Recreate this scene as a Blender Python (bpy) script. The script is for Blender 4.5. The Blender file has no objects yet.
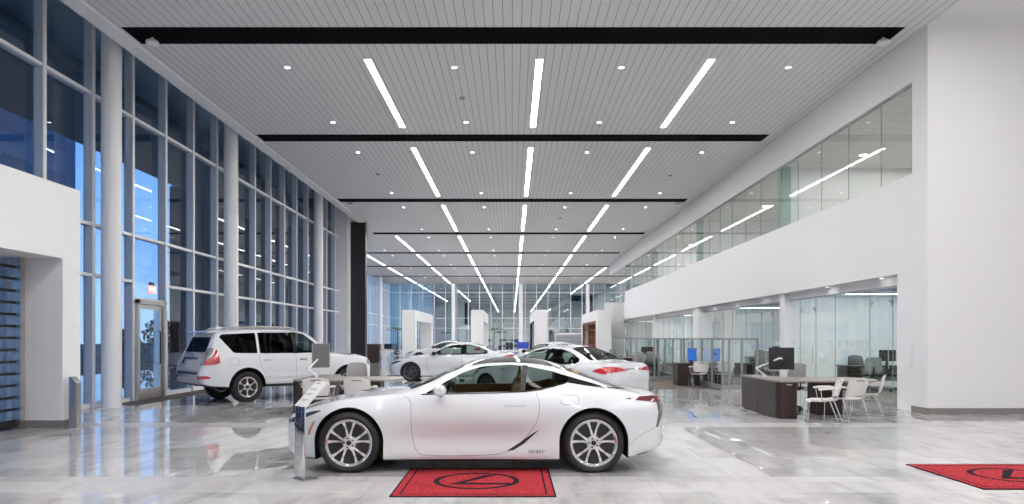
import bpy, bmesh, math, random
import numpy as np
from mathutils import Vector, Matrix
from mathutils.bvhtree import BVHTree
from mathutils.geometry import delaunay_2d_cdt
SC = bpy.context.scene
COL = SC.collection
PI = math.pi
random.seed(7)

# ---------------------------------------------------------------- materials
def mat(name, color=(.8,.8,.8), rough=.5, metal=0., spec=.5, coat=0., emit=None, estr=0.):
    m = bpy.data.materials.new(name); m.use_nodes = True
    b = m.node_tree.nodes['Principled BSDF']
    b.inputs['Base Color'].default_value = (*color, 1)
    b.inputs['Roughness'].default_value = rough
    b.inputs['Metallic'].default_value = metal
    b.inputs['Specular IOR Level'].default_value = spec
    if coat:
        b.inputs['Coat Weight'].default_value = coat; b.inputs['Coat Roughness'].default_value = .03
    if emit:
        b.inputs['Emission Color'].default_value = (*emit, 1); b.inputs['Emission Strength'].default_value = estr
    return m
def N(m, t, **kw):
    n = m.node_tree.nodes.new(t)
    for k, v in kw.items():
        if k in n.inputs: n.inputs[k].default_value = v
        else: setattr(n, k, v)
    return n
def L(m, a, b): m.node_tree.links.new(a, b)
def bsdf(m): return m.node_tree.nodes['Principled BSDF']
def glass(name, tint=(.95,.98,.97), base=.06, k=.9, ior=1.5, gloss=(1,1,1)):
    """thin sheet glass: tinted transparency mixed with a mirror by Fresnel"""
    m = bpy.data.materials.new(name); m.use_nodes = True
    nt = m.node_tree; nt.nodes.clear()
    out = nt.nodes.new('ShaderNodeOutputMaterial')
    tr = N(m, 'ShaderNodeBsdfTransparent', Color=(*tint, 1))
    gl = N(m, 'ShaderNodeBsdfGlossy', Color=(*gloss, 1), Roughness=0.0)
    # Schlick reflectance, the same from both faces of the sheet
    ge = nt.nodes.new('ShaderNodeNewGeometry')
    dt = N(m, 'ShaderNodeVectorMath', operation='DOT_PRODUCT'); L(m, ge.outputs['Normal'], dt.inputs[0]); L(m, ge.outputs['Incoming'], dt.inputs[1])
    ab = N(m, 'ShaderNodeMath', operation='ABSOLUTE'); L(m, dt.outputs['Value'], ab.inputs[0])
    iv = N(m, 'ShaderNodeMath', operation='SUBTRACT'); iv.inputs[0].default_value = 1.; L(m, ab.outputs[0], iv.inputs[1])
    fr = N(m, 'ShaderNodeMath', operation='POWER'); L(m, iv.outputs[0], fr.inputs[0]); fr.inputs[1].default_value = 5.
    ma = N(m, 'ShaderNodeMath', operation='MULTIPLY_ADD'); ma.inputs[1].default_value = k; ma.inputs[2].default_value = base
    ma.use_clamp = True
    mx = nt.nodes.new('ShaderNodeMixShader')
    L(m, fr.outputs[0], ma.inputs[0]); L(m, ma.outputs[0], mx.inputs[0])
    L(m, tr.outputs[0], mx.inputs[1]); L(m, gl.outputs[0], mx.inputs[2]); L(m, mx.outputs[0], out.inputs[0])
    return m

M = {}
M['wall'] = mat('white_paint', (.85,.845,.85), .6)
M['trim'] = mat('white_trim', (.90,.90,.91), .4)
M['base'] = mat('grey_baseboard', (.22,.21,.205), .5)
M['mullion'] = mat('mullion_aluminium', (.47,.53,.61), .45)
M['mullion_cap'] = mat('mullion_cap', (.86,.87,.88), .4)
M['column'] = mat('column_paint', (.90,.90,.91), .35)
M['black'] = mat('black_slot', (.004,.004,.005), .9, 0, .05)
M['blackpanel'] = mat('black_panel', (.012,.012,.014), .4)
M['strip'] = mat('strip_light', (1,1,1), .5, emit=(1.,.985,.98), estr=34)
M['down'] = mat('downlight_lens', (1,1,1), .5, emit=(1.,.975,.95), estr=36)
M['officelight'] = mat('office_light', (1,1,1), .5, emit=(.97,.99,1.), estr=105)
M['steel'] = mat('brushed_steel', (.62,.60,.57), .28, 1.)
M['chrome'] = mat('chrome', (.85,.85,.86), .06, 1.)
M['rim'] = mat('polished_alloy', (.78,.77,.76), .16, 1.)
M['rimdark'] = mat('dark_alloy', (.13,.13,.14), .3, .8)
M['disc'] = mat('brake_steel', (.30,.30,.31), .35, 1.)
M['rubber'] = mat('tyre_rubber', (.012,.012,.013), .55)
M['plastic'] = mat('black_plastic', (.015,.015,.016), .45)
M['gloss'] = mat('gloss_black', (.008,.008,.009), .14, 0, .25)
M['roofglass'] = mat('dark_roof_glass', (.012,.013,.015), .04, 0, .7, 1.)
M['paint'] = mat('pearl_white_paint', (.78,.80,.83), .22, 0, .5, 1.)
M['seam'] = mat('panel_gap', (.13,.13,.135), .8)
M['tan'] = mat('tan_leather', (.42,.25,.11), .5)
M['darkleather'] = mat('dark_leather', (.03,.027,.025), .5)
M['redlens'] = mat('red_lens', (.50,.012,.02), .08, 0, .6, 1.)
M['darkredlens'] = mat('dark_red_lens', (.13,.012,.02), .06, 0, .6, 1.)
M['clearlens'] = mat('silver_lens', (.55,.53,.54), .1, .6, .6, 1.)
M['headlens'] = mat('headlamp_lens', (.10,.11,.13), .05, .4, .7, 1.)
M['amber'] = mat('amber_reflector', (.5,.10,.03), .15, 0, .6, 1.)
M['plate'] = mat('dealer_plate', (.72,.74,.78), .4)
M['white_plastic'] = mat('white_plastic', (.80,.77,.74), .38)
M['grey_plastic'] = mat('grey_plastic', (.36,.35,.335), .5)
M['grey_fabric'] = mat('grey_fabric', (.30,.29,.275), .8)
M['screen'] = mat('dark_screen', (.012,.013,.016), .2)
M['bluescreen'] = mat('blue_screen', (.02,.1,.4), .2, emit=(.03,.16,.6), estr=.35)
M['bluetext'] = mat('screen_text', (.7,.8,.9), .3, emit=(.6,.75,.9), estr=1.2)
M['desktop'] = mat('taupe_desktop', (.34,.30,.275), .35)
M['frame_grey'] = mat('grey_frame', (.33,.33,.335), .4, .4)
M['exit'] = mat('exit_red', (.9,.9,.9), .4, emit=(1.,.22,.18), estr=.45)
M['exit_text'] = mat('exit_text', (.9,.2,.2), .4, emit=(1.,.8,.75), estr=.8)
M['plant'] = mat('palm_leaf', (.05,.11,.035), .5)
M['bark'] = mat('palm_bark', (.12,.08,.05), .9)
M['pot'] = mat('dark_pot', (.06,.055,.05), .5)
M['asphalt'] = mat('asphalt', (.05,.055,.06), .9)
M['canopy'] = mat('canopy_metal', (.10,.12,.14), .5)
M['darkbrick'] = mat('dark_brick', (.055,.045,.042), .9)
M['tree'] = mat('tree_leaf', (.012,.03,.02), .9)
M['blueflyer'] = mat('blue_board', (.03,.07,.45), .4)
M['frost'] = mat('frosted_mark', (.75,.80,.79), .6)
M['paper'] = mat('white_card', (.86,.85,.84), .5)
M['ink'] = mat('card_ink', (.12,.12,.13), .6)
M['letters'] = mat('sign_letters', (.10,.13,.13), .5)
M['paleblock'] = mat('pale_block', (.36,.38,.40), .9)
# wood with a fine straight grain
def wood(name, c1, c2, scale=(2.,2.,.3)):
    m = mat(name, c1, .42)
    tc = N(m,'ShaderNodeTexCoord'); mp = N(m,'ShaderNodeMapping'); mp.inputs['Scale'].default_value = scale
    no = N(m,'ShaderNodeTexNoise', Scale=22., Detail=6., Roughness=.6)
    cr = N(m,'ShaderNodeValToRGB'); cr.color_ramp.elements[0].color=(*c1,1); cr.color_ramp.elements[1].color=(*c2,1)
    cr.color_ramp.elements[0].position=.35; cr.color_ramp.elements[1].position=.7
    L(m,tc.outputs['Object'],mp.inputs[0]); L(m,mp.outputs[0],no.inputs['Vector']); L(m,no.outputs['Fac'],cr.inputs[0]); L(m,cr.outputs[0],bsdf(m).inputs['Base Color'])
    return m
M['wood'] = wood('dark_wood', (.020,.010,.008), (.042,.021,.016), (6.,6.,.5))
M['redwood'] = wood('brown_wood', (.20,.075,.035), (.30,.13,.06), (6.,6.,.5))
# floor: polished large grey porcelain tiles with diagonal veining
def floor_mat():
    m = mat('polished_porcelain', (.55,.54,.53), .01, 0, .62)
    tc = N(m,'ShaderNodeTexCoord')
    br = N(m,'ShaderNodeTexBrick'); br.offset=.33; br.inputs['Scale'].default_value=1.
    br.inputs['Color1'].default_value=(.30,.30,.30,1); br.inputs['Color2'].default_value=(.72,.72,.72,1); br.inputs['Mortar'].default_value=(0,0,0,1)
    br.inputs['Mortar Size'].default_value=.0022; br.inputs['Mortar Smooth'].default_value=0.1; br.inputs['Brick Width'].default_value=1.5; br.inputs['Row Height'].default_value=.75
    L(m,tc.outputs['Object'],br.inputs['Vector'])
    # offset the veining per tile so that veins break at the joints
    vm = N(m,'ShaderNodeVectorMath', operation='MULTIPLY_ADD'); vm.inputs[1].default_value=(7.,5.,3.)
    L(m,br.outputs['Color'],vm.inputs[0]); L(m,tc.outputs['Object'],vm.inputs[2])
    mp = N(m,'ShaderNodeMapping'); mp.inputs['Scale'].default_value=(2.6,.55,1.); mp.inputs['Rotation'].default_value=(0,0,.55)
    L(m,vm.outputs[0],mp.inputs[0])
    no = N(m,'ShaderNodeTexNoise', Scale=1.3, Detail=5., Roughness=.55, Distortion=.6); L(m,mp.outputs[0],no.inputs['Vector'])
    cr = N(m,'ShaderNodeValToRGB'); e=cr.color_ramp.elements
    e[0].position=.26; e[0].color=(.35,.338,.335,1); e[1].position=.76; e[1].color=(.62,.605,.60,1)
    mid=cr.color_ramp.elements.new(.5); mid.color=(.54,.525,.52,1)
    L(m,no.outputs['Fac'],cr.inputs[0])
    sep = N(m,'ShaderNodeSeparateColor'); L(m,br.outputs['Color'],sep.inputs[0])
    mr = N(m,'ShaderNodeMapRange'); mr.inputs[1].default_value=.3; mr.inputs[2].default_value=.72; mr.inputs[3].default_value=.88; mr.inputs[4].default_value=1.12
    L(m,sep.outputs[0],mr.inputs[0])
    mul = N(m,'ShaderNodeMix', data_type='RGBA', blend_type='MULTIPLY'); mul.inputs[0].default_value=1.
    L(m,cr.outputs[0],mul.inputs[6]); L(m,mr.outputs[0],mul.inputs[7])
    mj = N(m,'ShaderNodeMix', data_type='RGBA'); mj.inputs[7].default_value=(.22,.21,.20,1)
    L(m,br.outputs['Fac'],mj.inputs[0]); L(m,mul.outputs[2],mj.inputs[6]); L(m,mj.outputs[2],bsdf(m).inputs['Base Color'])
    # two honed (unpolished) tile courses cross the hall
    sy = N(m,'ShaderNodeSeparateXYZ'); L(m,tc.outputs['Object'],sy.inputs[0])
    prev=None
    for (a,b) in ((6.98,7.78),(12.1,12.72)):
        g=N(m,'ShaderNodeMath',operation='GREATER_THAN'); g.inputs[1].default_value=a; L(m,sy.outputs[1],g.inputs[0])
        l=N(m,'ShaderNodeMath',operation='LESS_THAN'); l.inputs[1].default_value=b; L(m,sy.outputs[1],l.inputs[0])
        k=N(m,'ShaderNodeMath',operation='MULTIPLY'); L(m,g.outputs[0],k.inputs[0]); L(m,l.outputs[0],k.inputs[1])
        if prev is None: prev=k
        else:
            s2=N(m,'ShaderNodeMath',operation='ADD'); L(m,prev.outputs[0],s2.inputs[0]); L(m,k.outputs[0],s2.inputs[1]); prev=s2
    rg=N(m,'ShaderNodeMapRange'); rg.inputs[3].default_value=.012; rg.inputs[4].default_value=.30; L(m,prev.outputs[0],rg.inputs[0]); L(m,rg.outputs[0],bsdf(m).inputs['Roughness'])
    return m
M['floor'] = floor_mat()
# ceiling: linear metal planks with dark reveals and a fine perforation speckle
def ceil_mat(name, period=.19):
    m = mat(name, (.5,.5,.5), .45, .0, .4)
    tc = N(m,'ShaderNodeTexCoord'); sx = N(m,'ShaderNodeSeparateXYZ'); L(m,tc.outputs['Object'],sx.inputs[0])
    dv = N(m,'ShaderNodeMath', operation='DIVIDE'); dv.inputs[1].default_value=period; L(m,sx.outputs[0],dv.inputs[0])
    fr = N(m,'ShaderNodeMath', operation='FRACT'); L(m,dv.outputs[0],fr.inputs[0])
    cr = N(m,'ShaderNodeValToRGB'); cr.color_ramp.interpolation='CONSTANT'
    e=cr.color_ramp.elements; e[0].position=0; e[0].color=(.24,.24,.24,1); e[1].position=.07; e[1].color=(.74,.74,.745,1)
    L(m,fr.outputs[0],cr.inputs[0]); L(m,cr.outputs[0],bsdf(m).inputs['Base Color'])
    return m
M['ceiling'] = ceil_mat('linear_metal_ceiling')
# mezzanine / office acoustic ceiling
def tile_ceiling():
    m = mat('acoustic_tile', (.7,.7,.66), .8)
    tc = N(m,'ShaderNodeTexCoord')
    br = N(m,'ShaderNodeTexBrick'); br.offset=0.; br.inputs['Color1'].default_value=(.72,.71,.66,1); br.inputs['Color2'].default_value=(.70,.69,.64,1); br.inputs['Mortar'].default_value=(.5,.5,.47,1)
    br.inputs['Scale'].default_value=1.; br.inputs['Mortar Size'].default_value=.012; br.inputs['Brick Width'].default_value=1.2; br.inputs['Row Height'].default_value=.6
    L(m,tc.outputs['Object'],br.inputs['Vector']); L(m,br.outputs['Color'],bsdf(m).inputs['Base Color'])
    return m
M['acoustic'] = tile_ceiling()
def carpet_mat(name, c1, c2, scale=60.):
    m = mat(name, c1, .95, 0, .1)
    tc = N(m,'ShaderNodeTexCoord'); no = N(m,'ShaderNodeTexNoise', Scale=scale, Detail=4., Roughness=.7)
    cr = N(m,'ShaderNodeValToRGB'); cr.color_ramp.elements[0].color=(*c1,1); cr.color_ramp.elements[1].color=(*c2,1)
    cr.color_ramp.elements[0].position=.38; cr.color_ramp.elements[1].position=.62
    L(m,tc.outputs['Object'],no.inputs['Vector']); L(m,no.outputs['Fac'],cr.inputs[0]); L(m,cr.outputs[0],bsdf(m).inputs['Base Color'])
    return m
M['redmat'] = carpet_mat('red_carpet_mat', (.25,.016,.024), (.54,.055,.068), 45.)
M['matblack'] = carpet_mat('black_mat_pile', (.010,.008,.012), (.03,.022,.03), 80.)
M['carpet'] = carpet_mat('brown_carpet', (.10,.085,.075), (.24,.21,.19), 9.)
# shutters of the rolling grille are open bars
G = {}
G['curtain'] = glass('curtain_wall_glass', (.80,.90,.98), .05, .95)
G['back'] = glass('coated_glass', (.52,.66,.72), .50, .8, 1.5, (.86,.95,.93))
G['office'] = glass('office_glass', (.955,.985,.98), .02, .75)
G['mezz'] = glass('mezzanine_glass', (.965,.985,.975), .03, .9)
G['low'] = glass('partition_glass', (.92,.96,.96), .02, .8)
G['car'] = glass('car_window', (.50,.57,.54), .010, .75)
G['cardark'] = glass('privacy_window', (.07,.075,.08), .014, .75)

# ---------------------------------------------------------------- mesh builder
class MB:
    def __init__(s): s.v=[]; s.f=[]; s.m=[]
    def add(s, verts, faces, mi=0, T=None):
        o=len(s.v)
        for p in verts:
            p=Vector(p)
            if T is not None: p=T@p
            s.v.append(p)
        for f in faces: s.f.append([o+i for i in f]); s.m.append(mi)
        return s
    def box(s,x0,x1,y0,y1,z0,z1,mi=0,T=None):
        v=[(x0,y0,z0),(x1,y0,z0),(x1,y1,z0),(x0,y1,z0),(x0,y0,z1),(x1,y0,z1),(x1,y1,z1),(x0,y1,z1)]
        return s.add(v,[(0,3,2,1),(4,5,6,7),(0,1,5,4),(1,2,6,5),(2,3,7,6),(3,0,4,7)],mi,T)
    def prism(s,poly,a,b,axis='y',mi=0,T=None,taper=1.):
        """extrude a 2-D polygon: axis y -> poly in (x,z); x -> (y,z); z -> (x,y)"""
        n=len(poly)
        cx=sum(p[0] for p in poly)/n; cy=sum(p[1] for p in poly)/n
        def P(p,t,k):
            u,w=cx+(p[0]-cx)*k, cy+(p[1]-cy)*k
            return (u,t,w) if axis=='y' else (t,u,w) if axis=='x' else (u,w,t)
        v=[P(p,a,1.) for p in poly]+[P(p,b,taper) for p in poly]
        f=[tuple(range(n))[::-1],tuple(range(n,2*n))]+[(i,(i+1)%n,n+(i+1)%n,n+i) for i in range(n)]
        return s.add(v,f,mi,T)
    def lathe(s,prof,n=32,axis='z',mi=0,T=None,closed=False):
        """prof: list of (r, t) along the axis"""
        v=[];f=[]
        for r,t in prof:
            for i in range(n):
                a=2*PI*i/n; c,d=r*math.cos(a),r*math.sin(a)
                v.append((c,d,t) if axis=='z' else (c,t,d) if axis=='y' else (t,c,d))
        k=len(prof); rr=range(k if closed else k-1)
        for j in rr:
            for i in range(n):
                a=j*n+i; b=j*n+(i+1)%n; c=((j+1)%k)*n+(i+1)%n; d=((j+1)%k)*n+i
                f.append((a,b,c,d))
        if not closed:
            if prof[0][0]>1e-6: f.append(tuple(range(n))[::-1])
            if prof[-1][0]>1e-6: f.append(tuple(range((k-1)*n,k*n)))
        return s.add(v,f,mi,T)
    def tube(s,pts,r,n=8,mi=0,T=None,closed=False):
        pts=[Vector(p) for p in pts]; k=len(pts); v=[];f=[]
        prev=None
        for i,p in enumerate(pts):
            if closed: t=(pts[(i+1)%k]-pts[i-1])
            else: t=(pts[min(i+1,k-1)]-pts[max(i-1,0)])
            t.normalize()
            if prev is None:
                up=Vector((0,0,1)) if abs(t.z)<.9 else Vector((1,0,0))
                a=t.cross(up).normalized()
            else: a=(prev-t*prev.dot(t)).normalized()
            prev=a; b=t.cross(a); rr=r[i] if isinstance(r,(list,tuple)) else r
            for j in range(n):
                w=2*PI*j/n; v.append(p+a*math.cos(w)*rr+b*math.sin(w)*rr)
        for i in range(k if closed else k-1):
            for j in range(n):
                f.append((i*n+j,i*n+(j+1)%n,((i+1)%k)*n+(j+1)%n,((i+1)%k)*n+j))
        if not closed:
            f.append(tuple(range(n))[::-1]); f.append(tuple(range((k-1)*n,k*n)))
        return s.add(v,f,mi,T)
    def sheet(s,rows,thick=0.,mi=0,T=None):
        """grid of points; thick>0 adds a back face displaced along -normal"""
        a=len(rows);b=len(rows[0]); P=[[Vector(p) for p in r] for r in rows]
        v=[p for r in P for p in r]; f=[(i*b+j,i*b+j+1,(i+1)*b+j+1,(i+1)*b+j) for i in range(a-1) for j in range(b-1)]
        if thick:
            o=len(v); back=[]
            for i in range(a):
                for j in range(b):
                    du=P[min(i+1,a-1)][j]-P[max(i-1,0)][j]; dv=P[i][min(j+1,b-1)]-P[i][max(j-1,0)]
                    nn=du.cross(dv); nn=nn.normalized() if nn.length>1e-12 else Vector((0,0,1))
                    back.append(P[i][j]+nn*thick)
            v+=back
            f+=[(o+i*b+j,o+(i+1)*b+j,o+(i+1)*b+j+1,o+i*b+j+1) for i in range(a-1) for j in range(b-1)]
            ring=[j for j in range(b)]+[i*b+b-1 for i in range(1,a)]+[(a-1)*b+j for j in range(b-2,-1,-1)]+[i*b for i in range(a-2,0,-1)]
            n=len(ring)
            f+=[(ring[i],o+ring[i],o+ring[(i+1)%n],ring[(i+1)%n]) for i in range(n)]
        return s.add(v,f,mi,T)
    def build(s,name,mats,parent=None,smooth=None,bevel=0.,loc=None,rz=0.,segs=2):
        me=bpy.data.meshes.new(name); me.from_pydata([tuple(p) for p in s.v],[],s.f)
        if not isinstance(mats,(list,tuple)): mats=[mats]
        for m in mats: me.materials.append(m)
        for p,i in zip(me.polygons,s.m): p.material_index=i
        bm=bmesh.new(); bm.from_mesh(me)
        bmesh.ops.recalc_face_normals(bm,faces=bm.faces)
        if bevel:
            ed=[e for e in bm.edges if len(e.link_faces)==2 and e.calc_face_angle(0)>.6]
            bmesh.ops.bevel(bm,geom=ed,offset=bevel,segments=segs,profile=.6,affect='EDGES',clamp_overlap=True)
        bm.to_mesh(me); bm.free()
        if smooth or (smooth is None and bevel):
            me.shade_smooth(); me.set_sharp_from_angle(angle=math.radians(smooth if isinstance(smooth,(int,float)) and smooth>1 else 40))
        o=bpy.data.objects.new(name,me); COL.objects.link(o)
        if parent is not None: o.parent=parent
        if loc is not None: o.location=loc
        if rz: o.rotation_euler=(0,0,rz)
        return o
def tag(o,label=None,cat=None,group=None,kind=None):
    if label: o['label']=label
    if cat: o['category']=cat
    if group: o['group']=group
    if kind: o['kind']=kind
    return o
def thing(name,label,cat,loc=(0,0,0),rz=0.,group=None):
    o=bpy.data.objects.new(name,None); COL.objects.link(o); o.empty_display_size=.1
    o.location=loc; o.rotation_euler=(0,0,rz); return tag(o,label,cat,group)
def sub(name,parent,loc=(0,0,0),rot=(0,0,0)):
    o=bpy.data.objects.new(name,None); COL.objects.link(o); o.empty_display_size=.05
    o.parent=parent; o.location=loc; o.rotation_euler=rot; return o
def dup(o,loc=None,rz=None,label=None,group=None,parent=None):
    c=o.copy(); COL.objects.link(c)
    if parent is not None: c.parent=parent
    if loc is not None: c.location=loc
    if rz is not None: c.rotation_euler=(0,0,rz)
    if label: c['label']=label
    if group: c['group']=group
    for ch in list(o.children): dup(ch,parent=c)
    return c
def struct(name,mb,m,parent=None,**kw):
    o=mb.build(name,m,parent,**kw)
    if parent is None: o['kind']='structure'
    return o
def text_mesh(name,txt,size,m,parent,mtx,depth=.002,spacing=1.):
    cu=bpy.data.curves.new(name,'FONT'); cu.body=txt; cu.size=size; cu.extrude=depth; cu.align_x='CENTER'; cu.align_y='CENTER'; cu.space_character=spacing
    t=bpy.data.objects.new(name,cu); COL.objects.link(t)
    bpy.context.view_layer.update()
    me=bpy.data.meshes.new_from_object(t.evaluated_get(bpy.context.evaluated_depsgraph_get()))
    bpy.data.objects.remove(t); me.name=name
    me.transform(mtx); me.materials.clear(); me.materials.append(m)
    o=bpy.data.objects.new(name,me); COL.objects.link(o)
    if parent is not None: o.parent=parent
    return o
def ellipse(a,b,n=40,c=(0,0),t0=0.,t1=2*PI): return [(c[0]+a*math.cos(t0+(t1-t0)*i/n),c[1]+b*math.sin(t0+(t1-t0)*i/n)) for i in range(n)]
M['glassedge'] = mat('green_glass_edge', (.30,.46,.43), .15, 0, .6)
M['greyscreen'] = mat('silver_screen', (.20,.20,.205), .25, .3)
M['upperlight'] = mat('upper_downlight_lens', (1,1,1), .5, emit=(1.,.98,.95), estr=260)
M['blueblock'] = mat('blue_facade', (.035,.085,.16), .35)
M['bluepane'] = mat('blue_facade_glass', (.02,.05,.11), .1)
# ---------------------------------------------------------------- camera, world
F=683.; CAMZ=1.578; CZ=8.06          # focal length in px, eye height, ceiling height
cam=bpy.data.cameras.new('camera'); co=bpy.data.objects.new('camera',cam); COL.objects.link(co); SC.camera=co
cam.sensor_width=36.; cam.lens=F/1024*36.; co.location=(0,0,CAMZ); co.rotation_euler=(PI/2,0,0); cam.shift_y=(338-252)/1024.
cam.clip_end=600; cam.clip_start=.05
w=bpy.data.worlds.new('dusk'); SC.world=w; w.use_nodes=True
nt=w.node_tree; bg=nt.nodes['Background']
tc=nt.nodes.new('ShaderNodeTexCoord'); sp=nt.nodes.new('ShaderNodeSeparateXYZ'); cr=nt.nodes.new('ShaderNodeValToRGB')
nt.links.new(tc.outputs['Generated'],sp.inputs[0]); nt.links.new(sp.outputs[2],cr.inputs[0]); nt.links.new(cr.outputs[0],bg.inputs[0])
e=cr.color_ramp.elements
e[0].position=0.; e[0].color=(.42,.56,.76,1); e[1].position=.62; e[1].color=(.018,.085,.29,1)
q=cr.color_ramp.elements.new(.12); q.color=(.27,.45,.78,1)
q=cr.color_ramp.elements.new(.32); q.color=(.075,.24,.60,1)
bg.inputs[1].default_value=1.1
SC.view_settings.view_transform='Standard'; SC.view_settings.look='None'; SC.view_settings.gamma=1.; SC.view_settings.use_curve_mapping=False
SC.view_settings.exposure=.66
SC.cycles.max_bounces=10; SC.cycles.diffuse_bounces=5; SC.cycles.glossy_bounces=5; SC.cycles.transparent_max_bounces=24; SC.cycles.transmission_bounces=6
SC.cycles.caustics_reflective=False; SC.cycles.caustics_refractive=False; SC.cycles.sample_clamp_indirect=4.; SC.cycles.sample_clamp_direct=8.; SC.cycles.use_denoising=True

# ---------------------------------------------------------------- shell
XL,XR=-9.67,8.58
SLOTS=[14.64,22.12,32.15,42.3,52.,61.8,71.6]
COLY=[15.55,22.15,32.2]
struct('floor',MB().box(-18.,17.,-9.,84.,-.12,0.),M['floor'])
c=MB(); c.box(-8.25,8.6,-9.,82.,CZ,CZ+.12); c.box(-14.9,-8.25,38.6,82.,CZ,CZ+.12); c.box(8.6,12.6,60.,82.,CZ,CZ+.12)
struct('ceiling',c,M['ceiling'])
struct('roof',MB().box(-15.2,17.2,-9.3,84.,9.32,9.6),M['trim'])
struct('trim_ceiling_edge',MB().box(-8.62,-8.25,-9.,38.1,CZ-.04,CZ+.22),M['trim'])
for i,y in enumerate(SLOTS):
    wd=.40 if i==0 else .37
    x0=-8.15 if i<3 else (-14.6 if i>3 else -8.6); x1=8.2 if i<5 else 12.4
    struct('trim_%d'%(i+1),MB().box(x0,x1,y-wd,y+wd,CZ-.008,CZ+.05),M['black'])
struct('wall_back',MB().box(-18.,17.,-9.3,-9.,0,9.3),M['wall'])
struct('wall_near_left',MB().box(-9.9,-9.55,-9.,.80,0,9.3),M['wall'])
struct('wall_near_right',MB().box(16.6,16.9,-9.,14.6,0,9.3),M['wall'])
# right-hand two-storey office block
struct('wall_right_front',MB().box(XR,16.9,14.1,14.65,0,9.3),M['wall'])
struct('baseboard_right_front',MB().prism([(XR-.015,14.66),(XR-.015,14.12),(XR+.02,14.085),(16.6,14.085),(16.6,14.1),(XR,14.1),(XR,14.66)],0.,.13,'z'),M['base'])
b=MB(); b.box(XR,XR+.2,14.65,52.,3.0,5.10); b.box(XR,XR+.2,52.,60.,3.0,4.3); b.box(XR+.2,9.0,14.65,60.,3.0,3.55); b.box(8.92,9.02,15.25,58.,2.80,3.0)
struct('wall_right_band',b,M['wall'])
struct('wall_right_header',MB().box(XR,XR+.2,14.65,60.,7.07,9.3),M['wall'])
struct('floor_mezzanine',MB().box(9.0,14.,14.65,60.,2.95,3.55),M['wall'])
struct('ceiling_mezzanine',MB().box(XR+.2,14.,14.65,60.,7.1,7.2),M['acoustic'])
struct('wall_right_rear',MB().box(13.6,14.,14.65,60.,0,9.3),M['wall'])
struct('wall_right_end',MB().box(XR,12.9,59.8,60.1,0,4.3),M['wall'])
struct('floor_offices',MB().box(9.02,13.6,15.2,58.,0.,.012),M['carpet'])
cols=[(XR+.02,9.02,14.66,15.25)]+[(8.74,9.14,y-.2,y+.2) for y in (22.1,42.2,52.)]+[(8.64,9.30,31.6,32.6)]
for (x0,x1,y0,y1) in cols: struct('column',MB().box(x0,x1,y0,y1,0,3.0),M['wall'])
# ground-floor office fronts, one window per structural bay
GX=8.95
BAYS=[[15.25,16.04,17.07,18.9,20.1,21.2,21.9],[22.3,23.4,24.5,26.1,27.7,28.9,30.1,31.95],[32.35,34.,35.6,37.2,38.8,40.4,42.],[42.4,44.,45.6,47.2,48.8,50.4,51.8],[52.2,54.,55.8,57.8]]
DOORP={(0,1),(0,4),(1,1),(1,5),(2,1),(2,4)}
wn=[0]
def win():
    wn[0]+=1
    o=bpy.data.objects.new('window_%d'%wn[0],None); COL.objects.link(o); o['kind']='structure'; return o
for bi,ys in enumerate(BAYS):
    o=win(); o.location=(GX,ys[0],0)
    fr=MB(); ln=ys[-1]-ys[0]
    fr.box(-.03,.03,0,ln,2.76,2.80); fr.box(-.02,.02,0,ln,0.012,.035)
    fr.build('channel_frame',M['frame_grey'],o)
    for k in range(len(ys)-1):
        a=ys[k]-ys[0]+.004; e_=ys[k+1]-ys[0]-.004
        p=MB().box(-.006,.006,a,e_,.035,2.76).build('pane',G['office'],o)
        ed=MB().box(-.008,.008,a,a+.012,.035,2.76); ed.build('pane_edge',M['glassedge'],p)
        if (bi,k) in DOORP:
            ft=MB()
            for yy in (a+.02,e_-.14): ft.box(-.025,.025,yy,yy+.12,2.42,2.47); 
            ft.box(-.025,.025,e_-.05,e_-.02,2.33,2.47); ft.box(-.025,.025,a+.02,a+.05,2.33,2.47)
            ft.tube([(-.05,a+.10,.85),(-.05,a+.10,1.35)],.013)
            ft.build('door_fitting',M['steel'],p)
        elif bi<2:
            fb=MB(); n=max(3,int((e_-a-.2)/.13))
            for q in range(n): fb.box(-.0085,-.0065,a+.12+q*.13,a+.12+q*.13+.06,1.33,1.50)
            fb.build('frosted_band',M['frost'],p)
    # soffit spots above the front
struct('wall_divider_1',MB().box(9.02,13.6,22.0,22.2,0,2.95),M['wall'])
struct('wall_divider_2',MB().box(9.02,13.6,32.05,32.25,0,2.95),M['wall'])
struct('wall_divider_3',MB().box(9.02,13.6,42.1,42.3,0,2.95),M['wall'])
struct('wall_divider_4',MB().box(9.02,13.6,57.9,58.1,0,2.95),M['wall'])
for y in (18.9,27.7,37.2,47.2):
    o=win(); MB().box(9.05,13.6,y-.006,y+.006,.012,2.9).build('pane',G['office'],o); MB().box(9.05,13.6,y-.02,y+.02,2.9,2.95).build('channel_frame',M['frame_grey'],o)
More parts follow.
